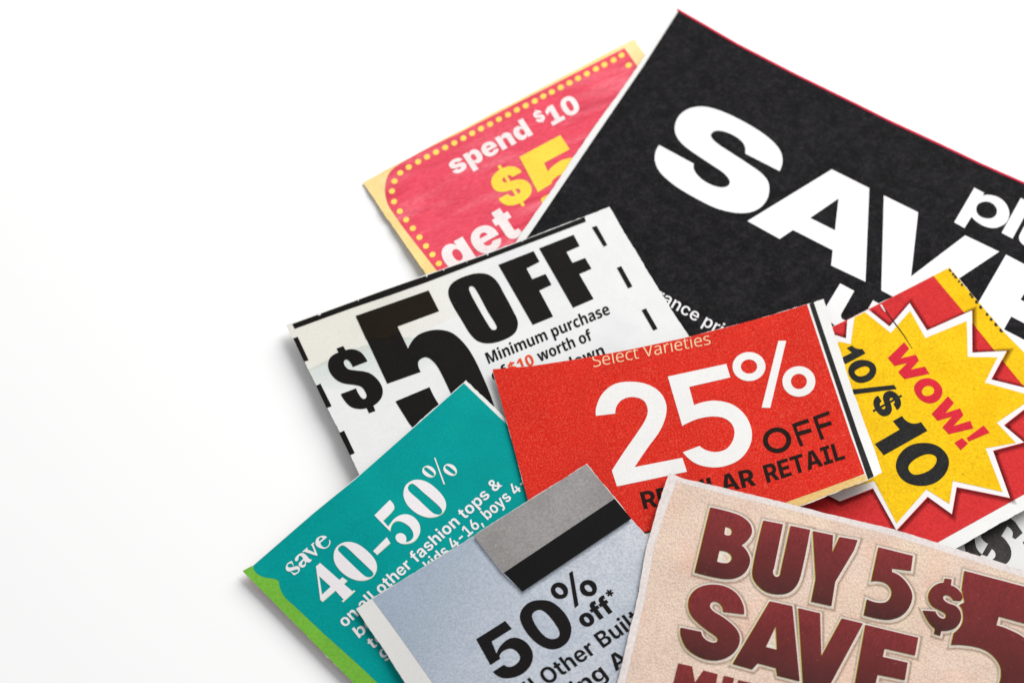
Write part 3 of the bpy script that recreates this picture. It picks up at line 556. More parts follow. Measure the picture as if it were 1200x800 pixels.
  'i': (238, '152,533 152,0 86,0 86,533/119,732 ~139,732 ~162,707 162,684 ~162,661 ~139,637 119,637 ~100,637 ~77,661 77,684 ~77,707 ~100,732'),
  'l': (237, '152,0 86,0 86,760 152,760'),
  'r': (393, '310,543 ~328,543 ~364,538 378,535 369,474 ~354,477 ~323,482 306,482 ~272,482 ~216,454 ~174,403 ~152,333 152,289 152,0 86,0 86,533 141,533 148,434 151,434 ~166,464 ~211,513 ~272,543'),
  's': (463, '418,143 ~418,94 ~370,26 ~279,-10 214,-10 ~159,-10 ~76,9 47,24 47,86 ~81,69 ~169,45 215,45 ~288,45 ~354,95 354,138 ~354,164 ~325,202 ~264,233 215,250 ~166,268 ~93,305 ~52,360 52,405 ~52,471 ~156,543 243,543 ~291,543 ~373,525 407,509 384,455 ~353,469 ~278,488 240,488 ~180,488 ~116,446 116,408 ~116,380 ~146,345 ~208,317 255,300 ~302,282 ~376,245 ~418,188'),
  't': (340, '242,46 ~263,46 ~303,52 317,57 317,5 ~302,-1 ~256,-10 232,-10 ~189,-10 ~126,21 ~90,91 90,149 90,480 14,480 14,515 91,539 115,659 156,659 156,533 313,533 313,480 156,480 156,151 ~156,99 ~199,46'),
 },
}
def glyph(font, ch):
    adv, s = FONTS[font][ch]
    loops = []
    for c in s.split('/') if s else []:
        pts = []
        for t in c.split():
            off = t[0] == '~'
            x, y = t.lstrip('~').split(',')
            pts.append((float(x), float(y), not off))
        full = []
        for i, p in enumerate(pts):
            q = pts[(i + 1) % len(pts)]
            full.append(p)
            if not p[2] and not q[2]: full.append(((p[0] + q[0]) / 2, (p[1] + q[1]) / 2, True))
        k = next(i for i, p in enumerate(full) if p[2])
        full = full[k:] + full[:k] + [full[k]]
        out, i = [], 0
        while i < len(full) - 1:
            a = full[i]
            if full[i + 1][2]:
                out.append(a[:2])
                i += 1
            else:
                c_, b = full[i + 1], full[i + 2]
                for j in range(4):
                    t = j / 4
                    out.append(tuple((1-t)**2 * a[z] + 2*t*(1-t) * c_[z] + t*t * b[z] for z in (0, 1)))
                i += 2
        loops.append(out)
    return adv / 1000, [[(x / 1000, y / 1000) for x, y in l] for l in loops]

def set_text(txt, font, p0, p1, up, frac, fit=None, origin=(0, 0, 1.0), shift=(0, 0)):
    """type set so that glyphs fit[0]..fit[1] run along the base line p0 -> p1 (points in a zoomed view
    with the given origin and scale); 'up' is the rise of frac em (cap height, x-height ...)."""
    ox, oy, k = origin
    p0 = np.array([ox + p0[0] / k, oy + p0[1] / k])
    p1 = np.array([ox + p1[0] / k, oy + p1[1] / k])
    U = np.array(up) / k / frac
    x, G = 0.0, []
    for ch in txt:
        a, l = glyph(font, ch)
        G.append([[(x + u, v) for u, v in c] for c in l])
        x += a
    i, j = fit or (0, len(txt) - 1)
    x0 = min(u for c in G[i] for u, v in c)
    x1 = max(u for c in G[j] for u, v in c)
    B = (p1 - p0) / (x1 - x0)
    return [[tuple(p0 + (u - x0) * B + v * U + np.array(shift)) for u, v in c] for g in G for c in g]
# ------------------------------------------------------------------ the white table
tm = bpy.data.materials.new('white_table')
tm.use_nodes = True
_b = tm.node_tree.nodes['Principled BSDF']
_b.inputs['Base Color'].default_value = (.92, .92, .918, 1)
_b.inputs['Roughness'].default_value = .55
_b.inputs['Specular IOR Level'].default_value = .2
_n = tm.node_tree.nodes.new('ShaderNodeTexNoise')
_n.inputs['Scale'].default_value = 900
_bp = tm.node_tree.nodes.new('ShaderNodeBump')
_bp.inputs['Strength'].default_value, _bp.inputs['Distance'].default_value = .05, .00005
tm.node_tree.links.new(_n.outputs['Fac'], _bp.inputs['Height'])
tm.node_tree.links.new(_bp.outputs[0], _b.inputs['Normal'])
me = bpy.data.meshes.new('table_surface')
me.from_pydata([(-2, -1.2, 0), (2, -1.2, 0), (2, 2.4, 0), (-2, 2.4, 0), (-2, -1.2, -.03), (2, -1.2, -.03), (2, 2.4, -.03), (-2, 2.4, -.03)], [],
               [(0, 1, 2, 3), (7, 6, 5, 4), (0, 4, 5, 1), (1, 5, 6, 2), (2, 6, 7, 3), (3, 7, 4, 0)])
me.materials.append(tm)
table = bpy.data.objects.new('table_surface', me)
SC.collection.objects.link(table)
table['kind'] = 'structure'

GROUP = 'coupons cut from newspaper fanned over the white table'
WHITE = srgb(240, 240, 238)
DARKSPECK = srgb(150, 146, 142)

news_white = paper_mat('white_newsprint', srgb(238, 238, 236), srgb(214, 213, 210), .30, 2600, .018, 200, .12)
news_back = paper_mat('newsprint_back', srgb(205, 200, 192), srgb(170, 166, 160), .4)
brown_edge = paper_mat('cut_edge', srgb(214, 188, 160), None, .2)

# ------------------------------------------------------------------ pink coupon: spend $10
A_PINK = math.radians(28)
pink_ink = paper_mat('pink_ink', srgb(238, 88, 106), srgb(212, 58, 82), .6, 2300, .05, 110, .30, stretch=(A_PINK, .28), creases=.9, patch_stretch=(A_PINK, .16),
                     patches=[(srgb(248, 134, 148), 190, .48, .66, .85), (srgb(200, 50, 76), 240, .54, .72, .75)])  # pale and dark streaks paint lit and shaded crease sides, plus fading
cream_paper = paper_mat('cream_newsprint', srgb(250, 222, 150), srgb(228, 192, 112), .35, 2200, .05, 180, .15, creases=.15,
                        patches=[(srgb(250, 232, 180), 90, .45, .7, .8)])
yellow_print = paper_mat('yellow_print', srgb(253, 222, 84), srgb(240, 196, 44), .5, 2400, .05, 150, .25, stretch=(A_PINK, .3), creases=.30)
dot_print = paper_mat('dot_print', srgb(252, 222, 110), srgb(244, 200, 70), .4, 2400, .04)
pink_white = paper_mat('white_on_pink', srgb(247, 238, 236), srgb(228, 206, 206), .45, 2500, .04, 150, .2, stretch=(A_PINK, .3), creases=.25)

out = [(425, 214.3), (533, 156), (640, 99.8), (743.3, 45.7), (754, 61.7), (800, 132), (720, 300), (560, 400), (520, 352),
       (500, 323), (477.5, 290), (460, 265), (437, 231)]
pink = Sheet('coupon', 'pink coupon reading spend $10 in a border of yellow dots, half under the black sheet', 'coupon', GROUP, out, h_pink, cream_paper, back=cream_paper)
field = poly('731.7,56.7 745,75 800,160 720,299 560,399 519.5,327.5 512.5,317.5 485,282.5 456.5,243s 452.3,232s 451.3,220s 455.5,204s 468,192.3s 533,158.5 640,103.3')
pink.ink('color_field', [field], pink_ink, 1, label='pink field with rounded corners and a wrinkled surface')
for a, b in [(985,195),(957,212),(925,228),(895,243),(863,260),(832,276),(802,292),(771,308),(740,324),(710,339),(680,356),(648,372),(617,387),(586,404),
             (554,420),(523,437),(491,453),(460,469),(429,486),(397,503),(365,519),(333,535),(301,552),(270,569),(237,588),(207,608),(187,637),(178,672),(1010,230)]:
    pink.ink('border_dot', [ellipse(400 + a / 3, b / 3, 3.7, 3.2, 18, -.4)], dot_print, 2)
for a, b in [(567,25),(594,70),(624,110),(655,150),(686,192),(717,233),(747,273),(777,315)]:
    pink.ink('border_dot', [ellipse(320 + a / 4, 230 + b / 4, 3.7, 3.2, 18, -.4)], dot_print, 2)
Z8 = (510, 100, 6.667)
pink.text('lettering', 'spend', 'heavy', (153, 703), (766, 385), (-62, -95), .546, pink_white, 2, origin=Z8, label='white word spend')
pink.text('lettering', '$', 'heavy', (803, 300), (868, 266), (-50, -80), .727, pink_white, 2, origin=Z8)
pink.text('lettering', '10', 'heavy', (918, 318), (1146, 195), (-75, -128), .727, pink_white, 2, origin=Z8, label='white number 10')
Z7 = (500, 160, 5)
big = pink.group('price_lettering', 'large yellow $5')
pink.text('dollar_sign', '$', 'heavy', (462, 432), (640, 338), (-116, -190), .727, yellow_print, 2, origin=Z7, parent=big)
pink.ink('digit', [poly('543,120 783,-8 838,75 688,155 710,205 750,165s 810,133s 900,130s 960,200s 960,300s 900,400s 800,440s 720,420s 668,378 672,362 770,305 800,320s 830,300s 830,250s 790,225s 745,250s 730,278 652,325', *Z7)], yellow_print, 2, parent=big)
pink.text('lettering', 'get', 'heavy', (150, 802), (566, 570), (-88, -134), .546, pink_white, 2, origin=Z7, label='white word get')

# ------------------------------------------------------------------ black sheet: SAVE
black_ink = paper_mat('black_newsprint_ink', srgb(25, 24, 26), srgb(50, 48, 50), .62, 1500, .28, 260, .3, rough=.85, spec=.06, contrast=(.45, .75),
                      patches=[(srgb(52, 49, 51), 620, .5, .72, .55), (srgb(25, 24, 26), 260, .5, .7, .5)], flecks=(srgb(110, 106, 108), 2000, .70, .5))
white_print = paper_mat('white_on_black', srgb(246, 245, 245), srgb(232, 230, 230), .35, 2300, .012, 200, .1)
red_trim = paper_mat('red_trim', srgb(214, 32, 70), srgb(180, 24, 60), .4, 2000, .06)
edge_t = [(793.5, 9.5), (829, 30), (865, 51), (933, 86.2), (1000, 119), (1043, 140.6), (1100, 167), (1150, 191), (1200, 213), (1330, 270)]
out = [(1330, 530), (1000, 528), (880, 520), (700, 440), (570, 340), (610, 275), (648, 220), (686.7, 163), (746.7, 79)] + edge_t
save = Sheet('coupon', 'large black sheet with the huge white word SAVE and a red top edge', 'coupon', GROUP, out, h_black, news_white, back=news_back)
inner = [(x - .4, y + 2.6) for x, y in edge_t]
save.ink('color_field', [[(1330, 529), (1000, 527), (880, 519), (700, 438), (574, 346), (600, 304), (626.7, 265.3), (694, 165.5), (754, 77.5), (794.8, 13.5)] + inner], black_ink, 1, label='mottled black printed field')
save.ink('edge_trim', [[(x, y + .35) for x, y in edge_t] + inner[::-1]], red_trim, 1, label='thin red line along the top edge')
hl = save.group('headline', 'huge white word SAVE')
S1 = (750, 110, 6.6667)
save.ink('letter', [poly('1090,604 1113,530s 1100,455s 1050,385s 950,303s 800,213s 650,142s 540,107s 455,101s 370,122s 300,180s 271,265s 290,340s 345,405s 440,475s 560,555s 660,625s 702,685s 685,720s 635,731s 560,712s 480,665s 425,600s 420,546 150,401 120,460s 118,530s 155,610s 240,692s 330,755s 500,850s 600,895s 700,922s 787,932s 880,920s 950,880s 997,815s 1010,745s 1000,685s 950,622s 850,550s 720,465s 600,385s 553,330s 572,298s 620,288s 700,310s 770,350s 815,400s 822,467', *S1)], white_print, 2, parent=hl)
S2 = (860, 190, 6.6667)
save.ink('letter', [poly('765,57 1058,203 1028,934 760,807 772,688 462,530 358,600 105,460', *S2), poly('818,284 596,436 790,533', *S2)], white_print, 2, parent=hl)
S3 = (1020, 190, 6.6667)
save.ink('letter', [poly('105,260 373,392 318,892 740,572 1007,699 345,1139 85,1002', *S3)], white_print, 2, parent=hl)
save.ink('letter', [poly('1179,298.3 1320,372.5 1309,391 1204.7,336.4 1196,351 1310,411 1300,431 1185,370.7 1176.5,385.8 1300,450 1290,470 1112,414')], white_print, 2, parent=hl)
w2 = save.group('lettering', 'smaller white letters pl beside the headline')
save.ink('letter', [poly('812,200 888,240 878,262 930,256s 1000,275s 1055,320s 1085,390s 1070,460s 1020,500s 960,515s 890,500s 830,465s 790,427 735,515 655,470', *S3),
                    poly('895,308s 945,318s 985,360s 985,405s 955,435s 910,440s 860,425s 828,385s 840,330s', *S3)], white_print, 2, parent=w2)
save.ink('letter', [poly('1175,280 1260,322 1110,597 1025,552', *S3)], white_print, 2, parent=w2)
save.ink('letter', [poly('1262,405 1340,450 1250,610 1350,560 1420,480 1500,520 1350,760 1250,680s 1195,645s 1165,610s 1165,570s', *S3)], white_print, 2, parent=w2)
S4 = (960, 320, 10)
save.ink('letter', [poly('245,120 412,208 265,465 255,500s 270,535s 305,552s 350,575s 420,590s 475,575s 510,530 630,318 800,408 620,700 480,720 330,690s 200,622s 130,572s 70,530s 45,470s 75,400', *S4)], white_print, 2, label='part of a white letter u under the red coupon')
save.text('fine_print', 'clearance prices', 'semi', (330, 277), (606, 432), (49, -86), .546, white_print, 2, fit=(6, 8), origin=(750, 330, 9.23), label='small white text ending in prices')

# ------------------------------------------------------------------ white coupon: $5 OFF
white_paper = paper_mat('white_coupon_paper', srgb(236, 237, 236), srgb(216, 217, 215), .28, 2300, .02, 220, .1,
                        patches=[(srgb(222, 224, 225), 45, .52, .68, .6)])
tint_paper = soft_mat('cream_show_through', srgb(255, 249, 232), 1.0, .38)
green_tint = soft_mat('green_show_through', srgb(220, 232, 224), .9, .45)
pure_black = paper_mat('black_ink', srgb(13, 11, 10), srgb(26, 23, 21), .5, 2200, .15, 260, .12, rough=.7, spec=.1, flecks=(srgb(120, 112, 100), 1500, .745, .55))
brown_black = paper_mat('brown_black_ink', srgb(25, 17, 7), srgb(34, 24, 10), .5, 2200, .1, 260, .12, rough=.7, spec=.1)
orange_print = paper_mat('orange_print', srgb(233, 78, 34), srgb(214, 56, 24), .4)
out = [(335.5, 381), (390, 361.2), (447.5, 340.2), (500, 321.7), (570, 297), (640, 270.8), (714, 242.3), (776, 346), (806, 392), (840, 448),
       (640, 570), (470, 660), (420, 552.5), (395, 500), (360, 430)]
off5 = Sheet('coupon', 'white coupon with heavy black $5 OFF under a black top bar', 'coupon', GROUP, out, h_white, white_paper, back=news_back)
off5.ink('print_tint', [poly('325,384 447,335 500,316 640,268 590,345 470,400 420,412s 385,425s 352,440')], tint_paper, 1, clip=True, grad=(590, 322, 450, 368), label='cream tint showing through the upper left')
off5.ink('print_tint', [poly('355,436 385,421s 425,405s 470,395 520,395 530,420 470,440 420,455 368,456')], green_tint, 1.3, clip=True, grad=(450, 448, 437, 400), label='pale green tint below the cream')
off5.ink('top_bar', [[(342.5, 379.6), (373, 368.4), (447.5, 341), (500, 322.6), (570, 297.9), (640, 271.6), (685, 254.1), (686.7, 259.5), (640, 277.3), (572, 303),
                      (500, 330.5), (455, 346.5), (410, 361.6), (345.5, 385)]], pure_black, 2)
for x, y, r in ((500, 323.4, .9), (520, 316.3, .7), (571.5, 298.3, .8), (375, 368.2, .9), (373.5, 368.8, .7), (420, 352, .5), (612, 282.6, .6), (547, 307, .5)):
    off5.ink('worn_spot', [ellipse(x, y, r, r * 1.3, 7, x)], white_paper, 3, clip=True)
for d in ['343.7,396.3 348.8,394.3 361.7,421.8 356.3,423.7', '370.4,451.8 375.5,449.3 388.6,475.5 382.6,477.8', '397.5,507 403.2,504.2 415.7,530.5 410,533',
          '693.7,266.3 699.2,264.5 711.7,287 707.5,288.7', '723,313.7 728,311.7 741.2,335.5 736.2,337.7', '752,363.2 757,361.2 770.7,385 765.7,387']:
    off5.ink('cut_dash', [poly(d)], pure_black, 2)
off5.ink('show_through', [poly('31,179 409,47 463,152 247,232 262,262 180,298 86,300', 410, 330, 4.4444)], brown_black, 3, label='brown tint over the top of the black digit')
hl = off5.group('headline', 'heavy black $5 OFF')
off5.ink('dollar_sign', [poly('115,145 178,122 200,160 270,152s 335,175s 375,215s 405,265 268,318 238,268s 208,248s 185,265s 190,300s 225,338s 290,350s 370,360s 430,378s 495,430s 540,500s 548,570s 520,630s 460,680 480,728 420,750 398,702 330,710s 260,695s 205,650s 155,572 298,518 335,590s 370,618s 397,595s 385,550s 350,505s 300,488s 180,470s 110,435s 55,370s 35,300s 50,240s 85,205s 133,183', 380, 390, 8)], pure_black, 2, parent=hl)
off5.ink('digit', [poly('30,178 410,45 465,153 248,233 303,348 345,285s 400,258s 465,250s 530,265s 590,315s 640,385s 700,510s 745,625s 770,720s 740,800s 660,850s 520,870s 400,830s 320,750s 280,690s 238,622 415,548 465,640s 520,700s 560,690s 555,640s 525,578s 465,455s 430,410s 395,392s 360,410s 357,440s 370,468 195,530', 410, 330, 4.4444)], pure_black, 2, parent=hl)
Z = (510, 260, 5.3333)
off5.ink('letter', [poly('260,321s 330,328s 385,370s 430,448s 490,560s 517,628s 500,690s 430,735s 340,757s 270,745s 220,700s 170,620s 110,520s 82,450s 92,400s 130,365s 190,338s', *Z),
                    poly('228,400s 250,415s 330,560s 385,652s 378,672s 355,672s 330,640s 260,520s 215,432s 213,408s', *Z)], pure_black, 2, parent=hl)
off5.ink('letter', [poly('395,268 615,182 652,248 570,290 607,357 690,325 727,392 650,428 737,590 610,642', *Z)], pure_black, 2, parent=hl)
off5.ink('letter', [poly('650,165 865,80 903,150 820,187 858,255 937,225 977,292 900,325 990,480 862,535', *Z)], pure_black, 2, parent=hl)
Z = (560, 350, 7.5)
off5.text('fine_print', 'Minimum purchase', 'human', (97, 570), (1168, 130), (-37, -92), .714, pure_black, 2, origin=Z)
off5.text('fine_print', 'worth of', 'human', (545, 553), (1014, 356), (-36, -90), .714, pure_black, 2, origin=Z)
off5.text('fine_print', 'of', 'human', (140, 722), (275, 665), (-36, -90), .714, pure_black, 2, origin=Z)
off5.text('price_lettering', '$10', 'human', (292, 660), (503, 572), (-36, -90), .714, orange_print, 2, origin=Z, label='orange $10 in the small text')
off5.text('fine_print', 'down', 'human', (790, 628), (1122, 489), (-36, -90), .714, pure_black, 2, origin=Z)

# ------------------------------------------------------------------ teal coupon: save 40-50%
teal_ink = paper_mat('teal_ink', srgb(0, 157, 154), srgb(0, 134, 133), .5, 2000, .05, 130, .12, rough=.7, spec=.05,
                     patches=[(srgb(6, 164, 156), 80, .5, .7, .6)], flecks=(srgb(120, 205, 198), 1300, .76, .6))
teal_back = paper_mat('teal_coupon_back', srgb(196, 150, 118), None, .3)
green_ink = paper_mat('green_ink', srgb(122, 186, 66), srgb(96, 162, 46), .5, 1700, .06, 160, .15, flecks=(srgb(190, 226, 150), 1500, .74, .5))
teal_white = paper_mat('white_on_teal', srgb(243, 238, 240), srgb(224, 222, 224), .35, 2300, .02)
cream_fringe = paper_mat('cream_fringe', srgb(236, 238, 176), None, .2)
out = [(284, 668.6), (296.5, 661.8), (367.5, 600), (416, 560.5), (546, 445.5), (592.5, 489.5), (700, 592), (600, 760), (452, 840), (414.5, 800), (350, 735)]
teal = Sheet('coupon', 'teal coupon with white save 40–50% and a green strip on its lower left edge', 'coupon', GROUP, out, h_teal, news_white, back=teal_back, edge=brown_edge)
gr = poly('281,669 295.5,660 300,670.4s 309.5,675.8s 321.5,677.7s 326.8,680.6 328.4,689s 333.5,698.6s 342.5,707 380,742.4 416,774.5 443,800 468,826 450,841 412,801 348,736.5')
teal.ink('green_strip', [gr], green_ink, 1, clip=.1)
tf = poly('296.6,662.4 367.8,600.8 416.3,561.3 543.6,448.8 586,489.5 699,592 600,759 469,826 443,800 416,774.5 380,742.4 342.5,707 333.5,698.6s 328.4,689s 326.8,680.6 321.5,677.7s 309.5,675.8s 300,670.4s')
teal.ink('color_field', [tf], teal_ink, 1.4)
def two(s, name, loops, parent=None):
    s.ink('print_fringe', [[(x + .35, y + .5) for x, y in l] for l in loops], cream_fringe, 2, parent=parent)
    s.ink(name, loops, teal_white, 3, parent=parent)
Z = (320, 610, 10)
wd = teal.group('lettering', 'small white word save in a serif face')
teal.ink('letter', [poly('222,468 243,528 236,532 215,498s 185,503s 168,525s 190,545s 240,537s 285,528s 312,550s 308,590s 278,620s 255,632 240,634 203,592 212,588 250,610s 285,597s 294,575s 275,568s 225,582s 180,592s 152,570s 150,535s 168,498s 195,478s', *Z)], teal_white, 3, parent=wd)
teal.ink('letter', [poly('256,458s 262,430s 300,390s 345,375s 382,395s 425,443s 438,450s 446,445 452,460 420,487s 395,478 385,492s 382,522s 350,545s 312,535s 300,503s 325,470s 350,443s 332,415s 308,410s 298,430s 292,460s 270,473s', *Z), poly('362,465s 345,485s 337,508s 355,516s 373,500s', *Z)], teal_white, 3, parent=wd)
teal.ink('letter', [poly('344,358 400,310 406,322 398,332 488,370 455,288 440,282 478,248 484,260 472,274 522,400 510,408 365,360 354,368', *Z)], teal_white, 3, parent=wd)
teal.ink('letter', [poly('497,258s 508,210s 550,180s 602,173s 632,192 555,254 565,285s 602,310s 640,295s 658,255s 654,222 666,222 671,262s 645,305s 600,326s 545,315s 507,290s', *Z), poly('546,238 582,206 572,194s 548,198s 536,220s', *Z)], teal_white, 3, parent=wd)
hl = teal.group('headline', 'white 40–50% in a bold serif face')
Z = (360, 600, 7.2727)
two(teal, 'digit', [poly('75,460 110,430 275,575 300,552 342,582 312,608 385,672 400,660 408,668 305,762 294,755 310,742 240,665 130,760 112,745', *Z), poly('100,540 200,632 125,702', *Z)], hl)
two(teal, 'digit', [poly('225,380s 240,310s 290,264s 360,251s 440,275s 530,345s 580,410s 592,470s 572,530s 520,570s 440,580s 360,555s 290,505s 240,440s', *Z), poly('260,312s 288,281s 322,287s 420,375s 530,480s 562,515s 557,540s 525,553s 488,540s 380,440s 285,347s', *Z)], hl)
Z = (430, 530, 6.6667)
two(teal, 'dash', [poly('48,768 155,660 182,705 78,797', *Z)], hl)
two(teal, 'digit', [poly('58,490 178,370 205,400s 212,430s 195,460s 125,530 166,577 182,555s 215,515s 270,485s 330,485s 385,520s 412,570s 410,630s 370,690s 310,712s 255,705s 225,675s 230,642s 265,628s 298,645s 306,675s 298,697 335,690s 363,655s 350,602s 310,560s 255,535s 215,540s 190,570s 182,612 172,606', *Z)], hl)
two(teal, 'digit', [poly('285,325s 300,260s 350,220s 410,212s 480,235s 555,295s 605,360s 616,420s 592,470s 540,500s 470,505s 390,475s 325,420s 295,370s', *Z), poly('318,275s 330,248s 360,243s 440,310s 560,415s 588,455s 577,480s 545,483s 510,467s 400,365s 330,302s', *Z)], hl)
two(teal, 'percent_sign', [poly('432,140s 445,112s 475,102s 510,115s 535,147s 530,175s 505,192s 470,187s 440,165s', *Z), poly('444,120s 460,113s 520,158s 526,177s 510,182s 450,137s', *Z),
                           poly('597,125s 610,97s 640,88s 680,103s 700,135s 695,165s 670,180s 635,172s 605,150s', *Z), poly('609,108s 626,101s 685,144s 692,163s 676,169s 615,124s', *Z), poly('525,42 532,38 608,243 598,247', *Z)], hl)
Z = (390, 550, 3.479)
UPT = (-25.5, -26)
teal.text('fine_print', 'on all other fashion tops &', 'bold', (50, 643), (692, 64), UPT, .546, teal_white, 3, origin=Z)
teal.text('fine_print', 'kids 4-16, boys 4-', 'bold', (257, 750), (892, 190), (-56, -59), .546, teal_white, 3, fit=(5, 16), origin=(500, 550, 8))
teal.text('fine_print', 'bo', 'bold', (107, 687), (107 + 70, 687 - 63), (-22, -29), .546, teal_white, 3, origin=Z)
bv = (26 * .905, -21.5)
teal.text('fine_print', 'to', 'bold', (163, 733), (163 + 54, 733 - 48.5), (-22, -29), .546, teal_white, 3, origin=Z)
teal.text('fine_print', 'gi', 'bold', (206, 773), (206 + 46, 773 - 41.5), (-22, -29), .546, teal_white, 3, origin=Z)

# ------------------------------------------------------------------ cash coupon under the yellow one
dark_print = paper_mat('dark_grey_print', srgb(58, 55, 54), srgb(84, 80, 78), .6, 1900, .15, 260, .25)
out = [(1085, 652), (1140, 600), (1215, 540), (1330, 560), (1330, 740), (1150, 720)]
cash = Sheet('coupon', 'white scrap with a slanted black dollar sign, tucked beneath the yellow coupon at right', 'coupon', GROUP, out, h_cash, news_white, back=news_back)
Z = (1120, 590, 10)
cash.ink('dollar_sign', [poly('535,375 590,430s 640,510s 652,590s 630,660s 585,702 430,650 465,612s 462,567s 425,527 370,614 308,592 380,465 330,432s 298,382s 320,310 420,210 600,130 700,215 785,340 700,412 662,390 668,330s 642,290s 605,262', *Z),
                         poly('100,480 225,380 233,480s 258,540s 312,592 240,640 120,570', *Z)], dark_print, 1)
cash.ink('print_mark', [poly('785,448 815,430 830,470 800,475', *Z)], dark_print, 1)

# ------------------------------------------------------------------ yellow coupon: WOW! 10/$10
red_field = paper_mat('red_field_ink', srgb(218, 56, 56), srgb(186, 32, 38), .65, 1900, .05, 160, .25, flecks=(srgb(244, 128, 128), 1500, .70, .55))
yellow_ink = paper_mat('yellow_ink', srgb(252, 208, 26), srgb(222, 166, 8), .6, 1700, .05, 220, .3, flecks=(srgb(150, 108, 12), 1100, .64, .5),
                       patches=[(srgb(240, 190, 12), 120, .5, .7, .7)])
burst_white = paper_mat('burst_white', srgb(243, 240, 240), srgb(226, 222, 222), .3, 2300, .02)
burst_shadow = soft_mat('printed_burst_shade', srgb(90, 16, 20), 1.0, .75)
green_shadow = soft_mat('printed_green_shade', srgb(90, 84, 6), 1.2, .8)
char_ink = paper_mat('charcoal_ink', srgb(32, 34, 33), srgb(60, 60, 58), .5, 1900, .15, 300, .2)
wow_ink = paper_mat('crimson_ink', srgb(222, 46, 62), srgb(190, 30, 52), .55, 1800, .06, 240, .25)
out = [(880, 434), (960, 392.8), (977, 382), (1016, 363), (1060, 340.4), (1112.6, 313.4), (1138, 343.6), (1177, 389.2), (1200, 412.5), (1270, 486), (1270, 556), (1200, 597.4), (1124, 640.2), (1060, 676), (960, 733)]
wow = Sheet('coupon', 'yellow starburst coupon on red reading WOW! 10/$10 with a torn dashed edge', 'coupon', GROUP, out, h_yellow, news_white, back=news_back)
wow.ink('color_field', [[(878, 433), (958, 390), (977, 380), (1016, 361), (1060, 338.4), (1092, 321), (1128, 364), (1165, 410), (1200, 453), (1270, 538), (1200, 579), (1101, 634), (960, 713)]], red_field, 1, clip=.12, label='red field behind the starburst')
wow.ink('edge_strip', [[(1092, 321), (1112.6, 311), (1140, 342.3), (1179, 388), (1202, 411), (1272, 485), (1269, 537), (1200, 453), (1165, 410), (1128, 364)]], yellow_ink, 1.2, clip=.12, label='plain yellow strip along the torn edge')
burst = [(955, 450), (979, 392.4), (991.4, 396.4), (993, 374.9), (1017.6, 362.6), (1042.4, 382.4), (1066, 355), (1086.4, 387), (1139, 363.6), (1139.4, 413), (1179.6, 411),
         (1161.6, 444.4), (1225, 460), (1176.4, 498), (1200, 518), (1163.6, 527.7), (1183.5, 583), (1121, 570.3), (1115.4, 602), (1087, 581.6), (1050.5, 621), (1023, 571.7), (984, 587), (960, 575)]
wow.halo('printed_shade', [(x + .6, y + .8) for x, y in burst], 5.5, burst_shadow, 1.6, shift=(.6, .8))
wow.ink('starburst_outline', [burst], burst_white, 2)
ybur = [(960, 450), (983, 400), (997, 403), (1001.5, 371.5), (1013.5, 365.6), (1044, 390), (1066.6, 364), (1084.4, 396), (1133, 376), (1134, 418), (1169, 418.6), (1154, 448), (1213, 464.5), (1168, 495),
        (1190.6, 518.6), (1155, 524.9), (1175, 576), (1116.8, 563), (1112.6, 590), (1085.6, 573), (1050.7, 612.8), (1024.6, 563), (984.9, 574.5), (965, 565)]
wow.ink('starburst', [ybur], yellow_ink, 3)
for (a, b, l) in [(775,27,13),(792,50,9),(806,66,14),(826,92,5),(844,112,8),(893,168,10),(904,182,10),(928,214,13),(952,244,13),(990,286,10),(1014,315,11),(1042,346,16),(1072,380,18)]:
    x, y = 960 + a / 5, 310 + b / 5
    wow.ink('edge_dash', [ellipse(x - .9, y + .7, l / 9 + .7, 2.1, 10, .87)], char_ink, 3, clip=True)
Z = (970, 390, 6.6667)
Y = (1020, 390, 5.3333)
X = (1000, 450, 6.1538)
hl = wow.group('headline', 'crimson word WOW! slanting down')
wow.ink('letter', [poly('470,195 597,72 637,122 572,197 690,170 713,215 650,285 760,262 795,318 600,360 550,305 620,235 522,257', *Z)], wow_ink, 4, parent=hl)
wow.ink('letter', [poly('675,440s 690,390s 740,358s 800,355s 860,385s 895,440s 885,500s 840,540s 780,547s 715,512s', *Z), poly('735,455s 760,420s 800,412s 830,435s 825,470s 790,490s 752,487s', *Z)], wow_ink, 4, parent=hl)
wow.ink('letter', [poly('383,505 485,395 523,437 468,500 560,470 582,512 520,580 625,548 643,595 490,632 450,588 510,522 420,548', *Y)], wow_ink, 4, parent=hl)
wow.ink('exclamation_mark', [poly('525,685 573,655 610,690 565,732', *Y), poly('602,655 708,577 745,622 615,678', *Y)], wow_ink, 4, parent=hl)
pl = wow.group('price_lettering', 'charcoal 10/$10')
wow.ink('digit', [poly('272,125 295,160 138,243 105,195 188,153 148,118 190,97 222,120s', *Z)], char_ink, 4, parent=pl)
wow.ink('digit', [poly('160,295s 180,245s 230,215s 300,212s 360,240s 380,290s 360,345s 310,380s 240,388s 183,352s', *Z), poly('210,305s 235,280s 290,260s 325,275s 322,305s 280,335s 235,335s', *Z)], char_ink, 4, parent=pl)
wow.ink('slash', [poly('190,441 518,405 540,437 205,479', *Z)], char_ink, 4, parent=pl)
wow.text('dollar_sign', '$', 'heavy', (121, 112), (203, 250), (165, -90), .727, char_ink, 4, origin=X, parent=pl)
wow.ink('digit', [poly('285,265 352,228 385,265s 430,283s 488,272 535,335 220,512 155,430 335,326', *X)], char_ink, 4, parent=pl)
